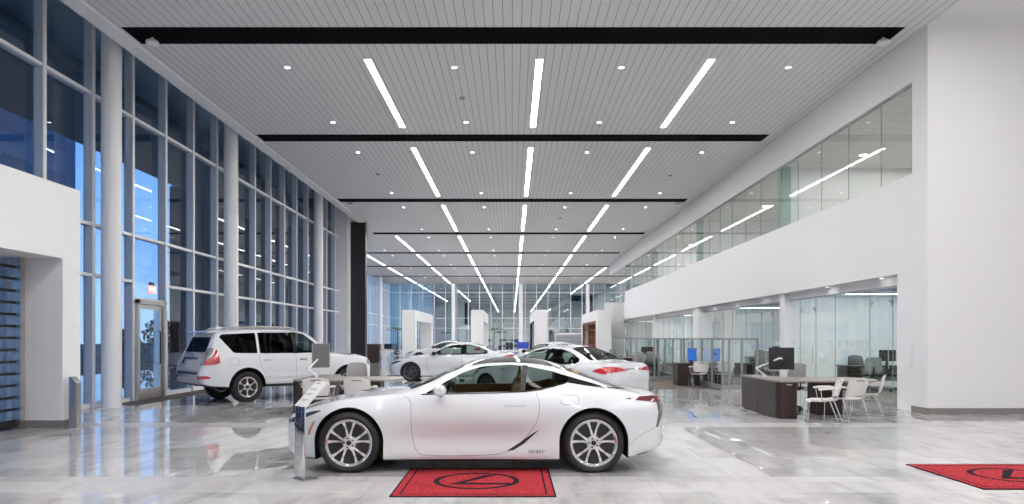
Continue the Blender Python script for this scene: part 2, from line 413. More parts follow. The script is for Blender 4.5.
# mezzanine glazing
ms=[14.65]+[16.02+1.55*k for k in range(24)]+[52.]
for k0 in range(0,len(ms)-1,5):
    o=win(); seg=ms[k0:k0+6]
    fr=MB().box(XR+.06,XR+.12,seg[0],seg[-1],7.03,7.07); fr.box(XR+.06,XR+.12,seg[0],seg[-1],5.10,5.125); fr.build('channel_frame',M['frame_grey'],o)
    for a,e_ in zip(seg[:-1],seg[1:]):
        p=MB().box(XR+.08,XR+.095,a+.005,e_-.005,5.125,7.03).build('pane',G['mezz'],o)
        MB().box(XR+.078,XR+.097,a+.005,a+.017,5.125,7.03).build('pane_edge',M['glassedge'],p)
o=win()
for a in (52.,54.,56.,58.): MB().box(XR+.08,XR+.095,a+.005,a+1.99,4.3,7.07).build('pane',G['mezz'],o)
for y in (22.1,32.15,42.2,52.):
    o=win(); MB().box(XR+.45,13.6,y+.1,y+.22,3.55,7.1).build('partition_wall',M['wall'],o)
    MB().box(XR+.13,XR+.40,y-.10,y+.10,3.55,7.1).build('glass_fin',M['glassedge'],o)
o=win(); MB().box(XR+.13,XR+.40,14.7,14.9,3.55,7.1).build('glass_fin',M['glassedge'],o)
# ---------------------------------------------------------------- left curtain wall
XI=-9.45
TR=[3.0,4.15,7.1]
Y0=13.82-1.62*8; NB=23
DOORBAY=10
for k in range(NB):
    y0=Y0+1.62*k; y1=y0+1.62
    o=win(); o.location=(XL,y0,0)
    fr=MB()
    fr.box(0,.2,1.59,1.65,0,9.0,0)                      # mullion fin, deep side towards the room
    fr.box(.2,.225,1.575,1.665,0,9.0,1)                 # its pale inner cap
    for z in TR:
        if k==DOORBAY and z==3.0: continue
        fr.box(.0,.12,0,1.59,z-.03,z+.03,0); fr.box(.12,.20,0,1.59,z-.035,z+.035,1)
    fr.box(.0,.15,0,1.59,8.86,9.32,1); fr.box(0,.15,0,1.59,0,.1,1)
    fr.build('frame',[M['mullion'],M['mullion_cap']],o)
    zs=[.1]+TR+[8.86]
    for a,b_ in zip(zs[:-1],zs[1:]):
        if k==DOORBAY and a<3.: continue
        MB().box(.02,.03,0,1.59,a,b_).build('pane',G['curtain'],o)
# entrance door in its bay
d=bpy.data.objects.new('door_1',None); COL.objects.link(d); d['kind']='structure'; d.location=(XL,Y0+1.62*DOORBAY,0)
f=MB()
f.box(.0,.3,.06,.16,0,2.55); f.box(0,.3,1.37,1.47,0,2.55); f.box(0,.3,.06,1.47,2.45,2.55); f.build('door_frame',M['steel'],d)
f=MB()
f.box(.18,.23,.18,.28,.02,2.43); f.box(.18,.23,1.25,1.35,.02,2.43); f.box(.18,.23,.28,1.25,.02,.28); f.box(.18,.23,.28,1.25,2.32,2.43); f.build('door_leaf',M['steel'],d)
MB().box(.2,.21,.28,1.25,.28,2.32).build('pane',G['curtain'],d)
h=MB(); h.tube([(.235,1.16,.9),(.29,1.16,.9),(.29,1.16,1.75),(.235,1.16,1.75)],.02); h.build('door_handle',M['plastic'],d)
MB().box(.02,.03,0,1.59,2.55,4.12).build('pane',G['curtain'],d)
t=MB(); t.box(0,.15,0,1.59,2.55,2.6); t.build('transom',M['mullion_cap'],d)
for y in COLY:
    struct('column',MB().lathe([(.21,0),(.21,9.32)],40,'z'),M['column'],smooth=True,loc=(-9.12,y,0))
struct('column',MB().box(-9.7,-9.0,37.4,38.2,0,9.32),M['trim'])
struct('wall_left_wing',MB().box(-9.0,-8.18,38.1,38.6,0,CZ),M['blackpanel'])
struct('wall_left_return',MB().box(-14.9,-8.7,38.27,38.65,0,9.3),M['wall'])
# vestibule on the near left with its rolling grille
VX=-7.85
v=MB(); v.box(-9.4,VX,3.,12.42,2.97,4.25); v.box(-9.4,VX,11.93,12.42,0,2.97); v.box(-9.4,VX,3.,4.,0,2.97)
struct('wall_vestibule',v,M['wall'])
struct('baseboard_vestibule',MB().prism([(-8.5,11.915),(VX+.012,11.915),(VX+.012,12.435),(-8.9,12.435),(-8.9,12.41),(VX-.01,12.41),(VX-.01,11.94),(-8.5,11.94)],0,.14,'z'),M['base'])
d=bpy.data.objects.new('door_2',None); COL.objects.link(d); d['kind']='structure'; d.location=(-8.6,4.,0)
g=MB(); g.box(-.05,.10,7.81,7.93,0,2.97); g.box(-.05,.10,0,.12,0,2.97); g.build('guide_rail',M['steel'],d)
g=MB()
for k in range(14): g.box(-.02,.03,.12,7.81,.12+k*.205,.165+k*.205)
for y in np.arange(.5,7.8,.75): g.box(-.01,.02,y,y+.03,.05,2.9)
g.box(-.03,.04,.12,7.81,.02,.12)
g.build('grille',M['plastic'],d)
MB().box(-.15,-.14,.12,7.81,0,2.97).build('pane',G['curtain'],d)
# ---------------------------------------------------------------- rear glass wall
BY=82.
nb=20; bw=27.3/nb
for k in range(nb):
    x0=-14.8+bw*k; o=win(); o.location=(x0,BY,0)
    fr=MB(); fr.box(bw-.035,bw+.035,-.15,.05,0,9.0)
    for z in [2.76,3.96,7.03]: fr.box(0,bw-.035,-.10,.05,z-.03,z+.03)
    fr.box(0,bw,-.05,.05,0,.1)
    fr.build('frame',M['mullion_cap'],o); MB().box(0,bw-.035,0,.01,.1,9.).build('pane',G['back'],o)
for x in (-6.96,1.05,9.03): struct('column',MB().lathe([(.24,0),(.24,CZ)],24,'z'),M['column'],smooth=True,loc=(x,81.3,0))
nb=27; bw=43.2/nb
for k in range(nb):
    y0=38.7+bw*k; o=win(); o.location=(-14.8,y0,0)
    fr=MB(); fr.box(0,.2,bw-.06,bw,0,9.); 
    for z in TR: fr.box(0,.15,0,bw-.06,z-.03,z+.03)
    fr.build('frame',M['mullion_cap'],o); MB().box(.02,.03,0,bw-.06,.0,9.).build('pane',G['curtain'],o)
for y in (62.,72.): struct('column',MB().lathe([(.24,0),(.24,CZ)],24,'z'),M['column'],smooth=True,loc=(-13.9,y,0))
struct('wall_right_far',MB().box(12.5,12.8,60.,84.,0,9.3),M['wall'])
# ---------------------------------------------------------------- white display portals
for i,(x0,x1) in enumerate(((-7.98,-7.04),(-2.98,-2.1),(1.62,2.56),(6.2,7.2))):
    o=bpy.data.objects.new('wall_portal_%d'%(i+1),None); COL.objects.link(o); o['kind']='structure'; o.location=(x0,49.6,0)
    wd=x1-x0; p=MB()
    p.box(0,wd,0,.95,0,3.62); p.box(0,wd,10.2,11.3,0,3.62); p.box(0,wd,.95,10.2,2.85,3.62); p.box(0,wd,.95,10.2,0,.45)
    p.build('surround',M['wall'],o)
    if i<3: MB().box(wd*.45,wd*.47,.95,10.2,.45,2.85).build('pane',G['office'],o)
    if i>=2:
        q=MB(); q.box(-.03,.12,.95,1.25,.45,2.85); q.box(-.03,.12,9.9,10.2,.45,2.85); q.box(-.03,.12,.95,10.2,2.7,2.85)
        q.build('liner',M['redwood'] if i==3 else M['screen'],o)
        if i==3:
            q=MB()
            for y in (3.,5.3,7.6): q.box(.2,.6,y,y+.1,.45,2.7)
            for z in (1.0,1.6,2.2): q.box(.2,.6,1.25,9.9,z,z+.04)
            q.build('shelving',M['redwood'],o)
            MB().box(.62,.66,1.25,9.9,.45,2.7).build('back_panel',M['grey_plastic'],o)
struct('wall_right_link',MB().box(7.2,XR,52.4,53.,0,4.3),M['wall'])
# ---------------------------------------------------------------- outside
struct('ground_outside',MB().box(-120,120,-60,220,-.3,-.14),M['asphalt'])
struct('canopy_outside',MB().box(-13.6,-9.95,2.,38.,7.7,8.0),M['canopy'])
struct('wall_outside_wing',MB().box(-19.,-9.75,37.9,38.26,0,10.),M['darkbrick'])
struct('wall_outside_rear',MB().box(-11.3,40,97,98,-.14,11.),M['paleblock'])
def tree_out(x,y,h,label):
    t=thing('tree',label,'tree',(x,y,-.14),group='dusk trees outside the glass')
    MB().tube([(0,0,0),(.1,0,h*.3),(.05,.1,h*.6)],[.2,.16,.08],8).build('trunk',M['bark'],t)
    rr=random.Random(int(x*10+y)); cm=MB()
    for _ in range(520):
        a=rr.uniform(0,2*PI); u=rr.random()**.5; z=rr.uniform(.25,1.); R=h*.42*math.sin(PI*min(1,(z-.2)/.85))**.6+.1
        p=Vector((R*u*math.cos(a),R*u*math.sin(a),z*h)); s=h*.05
        d1=Vector((rr.uniform(-1,1),rr.uniform(-1,1),rr.uniform(-1,1)))*s; d2=Vector((rr.uniform(-1,1),rr.uniform(-1,1),rr.uniform(-1,1)))*s
        cm.add([p-d1,p+d2,p+d1,p-d2],[(0,1,2,3)])
    cm.build('crown',M['tree'],t)
for i,(x,y,h,w_) in enumerate(((-30,52,2.4,'beyond the entrance door'),(-27,60,2.9,'between the entrance door and the SUV'),(-33,64,3.4,'beside the first white column'),(-25,45,1.7,'low in front of the taller outdoor trees'))):
    tree_out(x,y,h,'dark bushy tree outside the glass, '+w_)
t=thing('office_block','dark blue block standing outside, seen through the glass above the vestibule','building',(-46.,8.,-.14))
MB().box(0,15.,0,40.5,0,19.).build('wall',M['blueblock'],t)
for k in range(4): MB().box(15.,15.06,1.,39.5,2.+4.2*k,4.6+4.2*k).build('window_band',M['bluepane'],t)
# ---------------------------------------------------------------- lights of the room
STX=[-3.36,.64,4.64]
proto=None; dproto=None
def ceiling_strip(x,y0,y1,label,grp='linear strip lights of the showroom ceiling'):
    t=thing('ceiling_light',label,'ceiling light',(x,y0,CZ),group=grp); ln=y1-y0
    f=MB(); f.box(-.10,-.08,0,ln,-.012,.0); f.box(.08,.10,0,ln,-.012,.0); f.box(-.1,.1,-.02,0,-.012,0); f.box(-.1,.1,ln,ln+.02,-.012,0); f.build('trim_ring',M['trim'],t)
    MB().box(-.08,.08,0,ln,-.01,-.004).build('diffuser',M['strip'],t)
bays=[(-6.,5.5)]+[]
names=['first','second','third','fourth','fifth','sixth','seventh','last']
place={-3.36:'row toward the glass wall',.64:'middle row',4.64:'row toward the offices',-7.36:'second row out toward the glass wall',-11.36:'outermost row over the widened hall',8.64:'outer row past the offices'}
edges=SLOTS+[81.9]
for x in STX:  # rows out of view, added to light the front of the hall
    ceiling_strip(x,4.6,12.7,'unseen strip light added before the first black ceiling slot, '+place[x])
    ceiling_strip(x,-6.,2.5,'unseen strip light added above and behind the viewpoint, '+place[x])
for x,q in ((8.64,'second row from the offices'),):  # extra unseen row, added to brighten the white end wall
    ceiling_strip(x,-6.,1.8,'unseen strip light added behind the viewpoint, '+q); ceiling_strip(x,4.,11.8,'unseen strip light added before the white end wall, '+q)
for i in range(7):
    a,b_=edges[i]+1.15,edges[i+1]-1.0
    if i==0: a,b_=15.86,21.0
    xs=list(STX)
    if i>=3: xs=[-11.36,-7.36]+xs
    if i>=5: xs.append(8.64)
    for x in xs:
        ceiling_strip(x,a,b_,'glowing strip light in the %s ceiling bay, %s'%(names[i],place[x]))
def downlight(x,y,z,label,grp,r=.062):
    global dproto
    if dproto is None:
        t=thing('downlight',label,'downlight',(x,y,z),group=grp)
        MB().lathe([(r,0),(r+.022,0),(r+.022,-.008),(r,-.008)],24,'z',closed=True).build('trim_ring',M['trim'],t)
        MB().lathe([(0.001,-.004),(r,-.004),(r,-.001),(.001,-.001)],24,'z').build('lens',M['down'],t)
        dproto=t
    else:
        c=dup(dproto,(x,y,z),label=label,group=grp)
        if r<.0621 and z<4.: c.scale=(.7,.7,1.)
rown=['nearer','farther']
pl2={-5.38:'first from the glass wall',-1.38:'second from the glass wall',2.62:'third from the glass wall',6.62:'nearest the offices',-9.4:'over the widened rear hall'}
for i in range(7):
    for r_,y in enumerate((edges[i]+1.72,edges[i+1]-1.6)):
        xs=[-5.38,-1.38,2.62,6.62]
        if i>=3: xs=[-9.4]+xs
        for x in xs: downlight(x,y,CZ,'round recessed downlight, %s row of the %s ceiling bay, %s'%(rown[r_],names[i],pl2[x]),'round downlights in the showroom ceiling')
ordn=['first','second','third','fourth','fifth','sixth','seventh','eighth','ninth','tenth','eleventh','twelfth','thirteenth']
upro=None
for k in range(9):
    for x,l in ((10.6,'row by the glass'),(12.3,'row by the rear wall')):
        y=16.6+4.0*k; lb='round downlight in the upper office ceiling, %s along the %s'%(ordn[k],l)
        if upro is None:
            upro=thing('downlight',lb,'downlight',(x,y,7.1),group='downlights of the upper offices')
            MB().lathe([(.11,0),(.13,0),(.13,-.008),(.11,-.008)],24,'z',closed=True).build('trim_ring',M['trim'],upro)
            MB().lathe([(0.001,-.004),(.11,-.004),(.11,-.001),(.001,-.001)],24,'z').build('lens',M['upperlight'],upro)
        else: dup(upro,(x,y,7.1),label=lb)
for k,(y) in enumerate((16.2,19.,24.,27.,30.,35.,38.)):
    downlight(8.77,y,3.0,'small downlight in the soffit over the office fronts, '+['by the end wall','midway to the first square column','just past the first square column','second past the first column','third past the first column','past the second column','farthest along'][k],'soffit downlights over the office fronts',.06)
# adjustable spot heads at the ends of the slots
for (x,y,l) in ((-7.75,14.72,'first slot at the glass wall'),(8.0,14.72,'first slot, office end'),(-7.7,32.6,'third slot at the glass wall'),(7.9,32.6,'third slot, office end')):
    t=thing('spot_light','white round spot head ending the black ceiling slot, '+l,'spotlight',(x,y,CZ-.008),group='spot heads in the ceiling slots')
    MB().lathe([(.03,0),(.03,-.05),(.10,-.06),(.13,-.09),(.13,-.13),(.09,-.15),(.001,-.15)],24,'z').build('head',M['trim'],t,smooth=True)
for k,(x,y,l) in enumerate(((-1.35,18.4,'first bay between strips'),(-5.3,27.,'second bay by the glass wall'),(6.3,27.2,'second bay by the offices'),(2.6,36.9,'third bay between strips'))):
    t=thing('smoke_detector','small grey smoke detector on the planked ceiling, '+l,'smoke detector',(x,y,CZ),group='ceiling smoke detectors')
    MB().lathe([(.08,0),(.08,-.03),(.05,-.055),(.001,-.055)],20,'z').build('housing',M['grey_plastic'],t,smooth=True)
# office pendants
def office_light(x0,x1,y,z,label):
    t=thing('ceiling_light',label,'ceiling light',(x0,y,z),group='linear office lights')
    MB().box(0,x1-x0,-.05,.05,0,.05).build('housing',M['trim'],t); MB().box(.02,x1-x0-.02,-.036,.036,-.006,0).build('diffuser',M['officelight'],t)
for y,l in ((16.9,'nearest ground floor office'),(20.5,'second ground floor office'),(24.8,'third ground floor office'),(30.,'fourth ground floor office'),(35.,'fifth ground floor office'),(40.,'sixth ground floor office'),(46.,'seventh ground floor office'),(55.,'eighth ground floor office')):
    office_light(9.6,12.8,y,2.90,'white linear ceiling light in the %s behind glass'%l)
# wall plate on the end of the office wall
t=thing('wall_cabinet','flush grey metal cabinet on the white end wall beside the glass offices','cabinet',(XR,14.585,.98))
MB().box(-.018,0,0,.17,0,.56).build('cover',M['mullion_cap'],t,bevel=.006)
# EXIT sign above the entrance door
t=thing('exit_sign','glowing red exit sign hanging above the glass entrance door','exit sign',(-9.35,17.72,2.72))
MB().box(-.03,.03,-.17,.17,0,.22).build('housing',M['exit'],t,bevel=.01)
text_mesh('lettering','EXIT',.17,M['exit_text'],t,Matrix.Translation((.034,0,.11))@Matrix.Rotation(PI/2,4,'Z')@Matrix.Rotation(PI/2,4,'X'))
MB().box(-.02,.02,-.10,.10,.22,.30).build('bracket',M['plastic'],t)
# stainless bollard
t=thing('bollard','stainless steel guard post with slanted top by the white vestibule wall','bollard',(-7.68,12.0,0))
MB().prism([(-.07,0),(.07,0),(.07,.80),(-.02,.90),(-.07,.90)],-.07,.07,'y').build('post',M['steel'],t,bevel=.012)
MB().box(-.09,.09,-.09,.09,0,.012).build('base_plate',M['steel'],t)
# brown walk-off mat along the glass
t=tag(MB().box(-9.42,-8.75,16.0,24.2,0,.010).build('entrance_mat',M['carpet']),'brown woven walk-off mat laid along the glass by the entrance door','mat')
# letters on the rear glass
t=thing('glass_lettering','large dark letters LEXUS on the rear glass wall','sign',(-1.0,81.84,3.66))
for k,ch in enumerate('LEXUS'): text_mesh('letter',ch,.52,M['letters'],t,Matrix.Translation((-1.1+k*.55,0,.0))@Matrix.Rotation(PI/2,4,'X'),.02)
# ---------------------------------------------------------------- vehicles
def pchip(xs, ys):
    xs=np.array(xs,float); ys=np.array(ys,float); o=np.argsort(xs); xs=xs[o]; ys=ys[o]
    h=np.diff(xs); d=np.diff(ys)/h; n=len(xs); m=np.zeros(n)
    for i in range(1,n-1):
        if d[i-1]*d[i]>0:
            w1=2*h[i]+h[i-1]; w2=h[i]+2*h[i-1]; m[i]=(w1+w2)/(w1/d[i-1]+w2/d[i])
    m[0]=d[0]; m[-1]=d[-1]
    def f(x):
        x=np.clip(np.asarray(x,float),xs[0],xs[-1]); i=np.clip(np.searchsorted(xs,x)-1,0,n-2)
        t=(x-xs[i])/h[i]; t2=t*t; t3=t2*t
        return (2*t3-3*t2+1)*ys[i]+(t3-2*t2+t)*h[i]*m[i]+(-2*t3+3*t2)*ys[i+1]+(t3-t2)*h[i]*m[i+1]
    return f
def table(t):      # {x: value, ...} or list of pairs
    return pchip([p[0] for p in t],[p[1] for p in t])
def section_curve(ctrl, n):
    """smooth half section through the control points (y,z)"""
    P=np.array(ctrl,float); s=np.concatenate([[0],np.cumsum(np.maximum(np.linalg.norm(np.diff(P,axis=0),axis=1),1e-4))])
    fy=pchip(s,P[:,0]); fz=pchip(s,P[:,1])
    # denser sampling keeps every control point
    ts=[]; m=len(s)-1
    tot=s[-1]; 
    for i in range(m):
        k=n[i]
        ts+=list(np.linspace(s[i],s[i+1],k,endpoint=False))
    ts.append(s[-1]); ts=np.array(ts)
    return np.stack([fy(ts),fz(ts)],1)
NSEG=[2,3,3,4,5,5,4,6,5,5]
class Body:
    def __init__(s, spec):
        s.T={k:table(v) for k,v in spec['t'].items()}; s.x0,s.x1=spec['ends']  # rear, front
        xs=list(np.linspace(s.x0,s.x1,spec.get('nx',120)))
        # cluster near ends
        for e_,sg in ((s.x0,1),(s.x1,-1)):
            xs+= [e_+sg*q for q in (.004,.012,.022,.055)]
        s.xs=np.array(sorted(set(np.round(xs,4))))
    def ctrl(s,x):
        T=s.T; g=lambda k: float(T[k](x))
        zb,wm,zm,zt,wt,zc,zr,wr=[g(k) for k in ('zb','wm','zm','zt','wt','zc','zr','wr')]
        tuck=g('tuck')
        ws=wm-.02
        zs=zb+(zm-zb)*.16
        return [(0,zb),(ws*.80,zb),(ws*.97,zb+.02*(1 if zm-zb>.1 else .3)),(ws,zs),(wm-tuck,zb+(zm-zb)*.5),(wm,zm),
                (wt+(wm-wt)*.62,zm+(zt-zm)*.66),(wt,zt),(wt+(wr-wt)*.55,zt+(zr-zt)*.60),(wr,zr),(0,zc)] 
    def half(s,x):
        c=s.ctrl(x)
        P=section_curve(c[:10],NSEG[:9])
        # crowned roof / bonnet panel from the rail to the centre line
        wr,zr=c[9]; zc=c[10][1]; k=9; q=np.linspace(0,1,k+1)[1:]
        top=np.stack([wr*(1-q), zr+(zc-zr)*(1-(1-q)**2.2)],1)
        return np.concatenate([P,top])
    def rings(s,inset=0.,xs=None,zmin=None):
        out=[]
        for x in (s.xs if xs is None else xs):
            h=s.half(x)
            if inset:
                d=np.gradient(h,axis=0); nn=np.stack([d[:,1],-d[:,0]],1); nn/=np.maximum(np.linalg.norm(nn,axis=1,keepdims=True),1e-9)
                h=h-nn*inset; h[:,0]=np.maximum(h[:,0],0); h[0,0]=0; h[-1,0]=0
            if zmin is not None: h[:,1]=np.maximum(h[:,1],zmin)
            out.append((x,h))
        return out
    @staticmethod
    def solid(rings):
        v=[];f=[]; k=len(rings[0][1]); n=2*k-2
        for x,h in rings:
            v+=[(x,p[0],p[1]) for p in h]+[(x,-p[0],p[1]) for p in h[-2:0:-1]]
        for i in range(len(rings)-1):
            for j in range(n): f.append((i*n+j,i*n+(j+1)%n,(i+1)*n+(j+1)%n,(i+1)*n+j))
        f.append(tuple(range(n))); f.append(tuple(range((len(rings)-1)*n,len(rings)*n))[::-1])
        me=bpy.data.meshes.new('t'); me.from_pydata(v,[],f)
        bm=bmesh.new(); bm.from_mesh(me); bmesh.ops.recalc_face_normals(bm,faces=bm.faces); bm.to_mesh(me); bm.free()
        return me
def boolean(target, cutters):
    """difference of the mesh object with every cutter mesh, exact solver"""
    for cm in cutters:
        c=bpy.data.objects.new('cut',cm); COL.objects.link(c)
        md=target.modifiers.new('b','BOOLEAN'); md.operation='DIFFERENCE'; md.solver='EXACT'; md.object=c
        bpy.context.view_layer.update()
        me=bpy.data.meshes.new_from_object(target.evaluated_get(bpy.context.evaluated_depsgraph_get()))
        target.modifiers.clear(); old=target.data; target.data=me; bpy.data.meshes.remove(old)
        bpy.data.objects.remove(c); bpy.data.meshes.remove(cm)
def mesh_of(mb):
    me=bpy.data.meshes.new('c'); me.from_pydata([tuple(p) for p in mb.v],[],mb.f)
    bm=bmesh.new(); bm.from_mesh(me); bmesh.ops.recalc_face_normals(bm,faces=bm.faces); bm.to_mesh(me); bm.free(); return me
def smooth_poly(P, it=2, closed=True):
    for _ in range(it):
        Q=[]; n=len(P)
        for i in range(n if closed else n-1):
            a,b=P[i],P[(i+1)%n]
            Q.append((a[0]*.78+b[0]*.22,a[1]*.78+b[1]*.22)); Q.append((a[0]*.22+b[0]*.78,a[1]*.22+b[1]*.78))
        if not closed: Q=[P[0]]+Q+[P[-1]]
        P=Q
    return P
def round_poly(P, r=.035, n=4):
    """round each corner with a small fillet"""
    Q=[]; k=len(P)
    for i in range(k):
        a,b,c=Vector(P[i-1]),Vector(P[i]),Vector(P[(i+1)%k])
        u=(a-b); w_=(c-b); d=min(r,u.length*.42,w_.length*.42); p=b+u.normalized()*d; q=b+w_.normalized()*d
        for t in np.linspace(0,1,n+1): Q.append(tuple((1-t)**2*p+2*t*(1-t)*b+t*t*q))
    return Q
def grid_fill(poly, step):
    pts=[]; n=len(poly)
    for i in range(n):
        a,b=poly[i],poly[(i+1)%n]; d=math.dist(a,b); k=max(1,int(math.ceil(d/step)))
        pts+=[(a[0]+(b[0]-a[0])*t/k,a[1]+(b[1]-a[1])*t/k) for t in range(k)]
    nb=len(pts); ed=[(i,(i+1)%nb) for i in range(nb)]
    xs=[p[0] for p in pts]; ys=[p[1] for p in pts]
    def inside(x,y):
        c=False; j=nb-1
        for i in range(nb):
            xi,yi=pts[i]; xj,yj=pts[j]
            if (yi>y)!=(yj>y) and x<(xj-xi)*(y-yi)/(yj-yi)+xi: c=not c
            j=i
        return c
    inner=[]
    y=min(ys)+step*.5
    while y<max(ys):
        x=min(xs)+step*.5
        while x<max(xs):
            if inside(x,y): inner.append((x,y))
            x+=step
        y+=step
    r=delaunay_2d_cdt([Vector(p) for p in pts+inner],ed,[],1,1e-6)
    return [tuple(v) for v in r[0]],[tuple(f) for f in r[2]]
class Skin:
    def __init__(s,me):
        s.bvh=BVHTree.FromPolygons([v.co.copy() for v in me.vertices],[tuple(p.vertices) for p in me.polygons])
        s.v=[v.co.copy() for v in me.vertices]; s.p=[tuple(p.vertices) for p in me.polygons]; s.n=[v.normal.copy() for v in me.vertices]
    def normal(s,co,fi):
        n=Vector(); 
        for i in s.p[fi]: n+=s.n[i]/((s.v[i]-co).length+1e-4)
        return n.normalized()
    def hit(s,o,d):
        loc,nn,fi,di=s.bvh.ray_cast(Vector(o),Vector(d))
        if loc is None:
            return None
        return loc,s.normal(loc,fi)
    def project(s,p,mode,sg=1):
        if mode=='side': o=(p[0],3.*sg,p[1]); d=(0,-sg,0)
        elif mode=='top': o=(p[0],p[1],4.); d=(0,0,-1)
        elif mode=='rear': o=(-6.,p[0],p[1]); d=(1,0,0)
        else: o=(6.,p[0],p[1]); d=(-1,0,0)
        return s.hit(o,d)
    def patch(s,name,poly,mode,m,parent,sg=1,thick=.004,lift=.0,step=.05,smooth=True):
        V,Fc=grid_fill(poly,step)
        mb=MB(); idx={}; a=[];b=[]
        for i,p in enumerate(V):
            h=s.project(p,mode,sg)
            if h is None: idx[i]=None; continue
            loc,n=h; idx[i]=len(a); a.append(loc+n*(lift+thick)); b.append(loc+n*(lift-.004))
        k=len(a); F_=[]; cnt={}
        for f in Fc:
            g=[idx[i] for i in f]
            if any(q is None for q in g): continue
            F_.append(tuple(g))
            for i in range(len(g)):
                e_=(g[i],g[(i+1)%len(g)]); cnt[e_]=cnt.get(e_,0)+1
        if not F_: return None
        faces=list(F_)+[tuple(q+k for q in f[::-1]) for f in F_]
        for (u,w_) in cnt:
            if (w_,u) not in cnt: faces.append((w_,u,u+k,w_+k))
        mb.add(a+b,faces)
        o=mb.build(name,m,parent)
        if smooth: o.data.shade_smooth(); o.data.set_sharp_from_angle(angle=.7)
        return o
    def line(s,pts,mode,sg=1,w=.005,lift=.0012,step=.025,mb=None):
        P=[]
        for a,b in zip(pts[:-1],pts[1:]):
            k=max(1,int(math.dist(a,b)/step)); P+=[(a[0]+(b[0]-a[0])*t/k,a[1]+(b[1]-a[1])*t/k) for t in range(k)]
        P.append(pts[-1]); rows=[]
        for i,p in enumerate(P):
            q=P[min(i+1,len(P)-1)]; r=P[max(i-1,0)]; dx,dy=q[0]-r[0],q[1]-r[1]; l=math.hypot(dx,dy) or 1
            nx,ny=-dy/l*w/2,dx/l*w/2; row=[]
            for sg2 in (1,-1):
                h=s.project((p[0]+nx*sg2,p[1]+ny*sg2),mode,sg)
                if h: row.append(h[0]+h[1]*lift)
            if len(row)==2: rows.append(row)
        mb=mb or MB()
        if len(rows)>1: mb.sheet(rows)
        return mb
def finish_body(o, skin, paint, dark, cab=None, cavity=(0,0,9), zb=.2, tol=.0025):
    """paint faces that lie on the outer skin and give them the skin's smooth normals, trim for the cut ones"""
    me=o.data; me.materials.clear(); me.materials.append(paint); me.materials.append(dark); me.materials.append(cab or dark)
    me.shade_smooth(); nl=[None]*len(me.loops)
    for p in me.polygons:
        r=skin.bvh.find_nearest(p.center); out=r[3] is not None and r[3]<tol+.004*min(1,p.area*20) and abs(r[1].dot(p.normal))>.7
        p.material_index=0 if out else 1
        c_=p.center
        if out and p.normal.z<-.6 and c_.z<zb: p.material_index=1
        if not out and cavity[0]-.01<=c_.x<=cavity[1]+.01 and c_.z>cavity[2]-.01 and r[3] is not None and r[3]>.02: p.material_index=2
        for li in p.loop_indices:
            if out:
                co=me.vertices[me.loops[li].vertex_index].co; q=skin.bvh.find_nearest(co); n=skin.normal(q[0],q[2])
                if n.dot(p.normal)<.35: n=p.normal
                nl[li]=tuple(n)
            else: nl[li]=tuple(p.normal)
    me.normals_split_custom_set(nl)
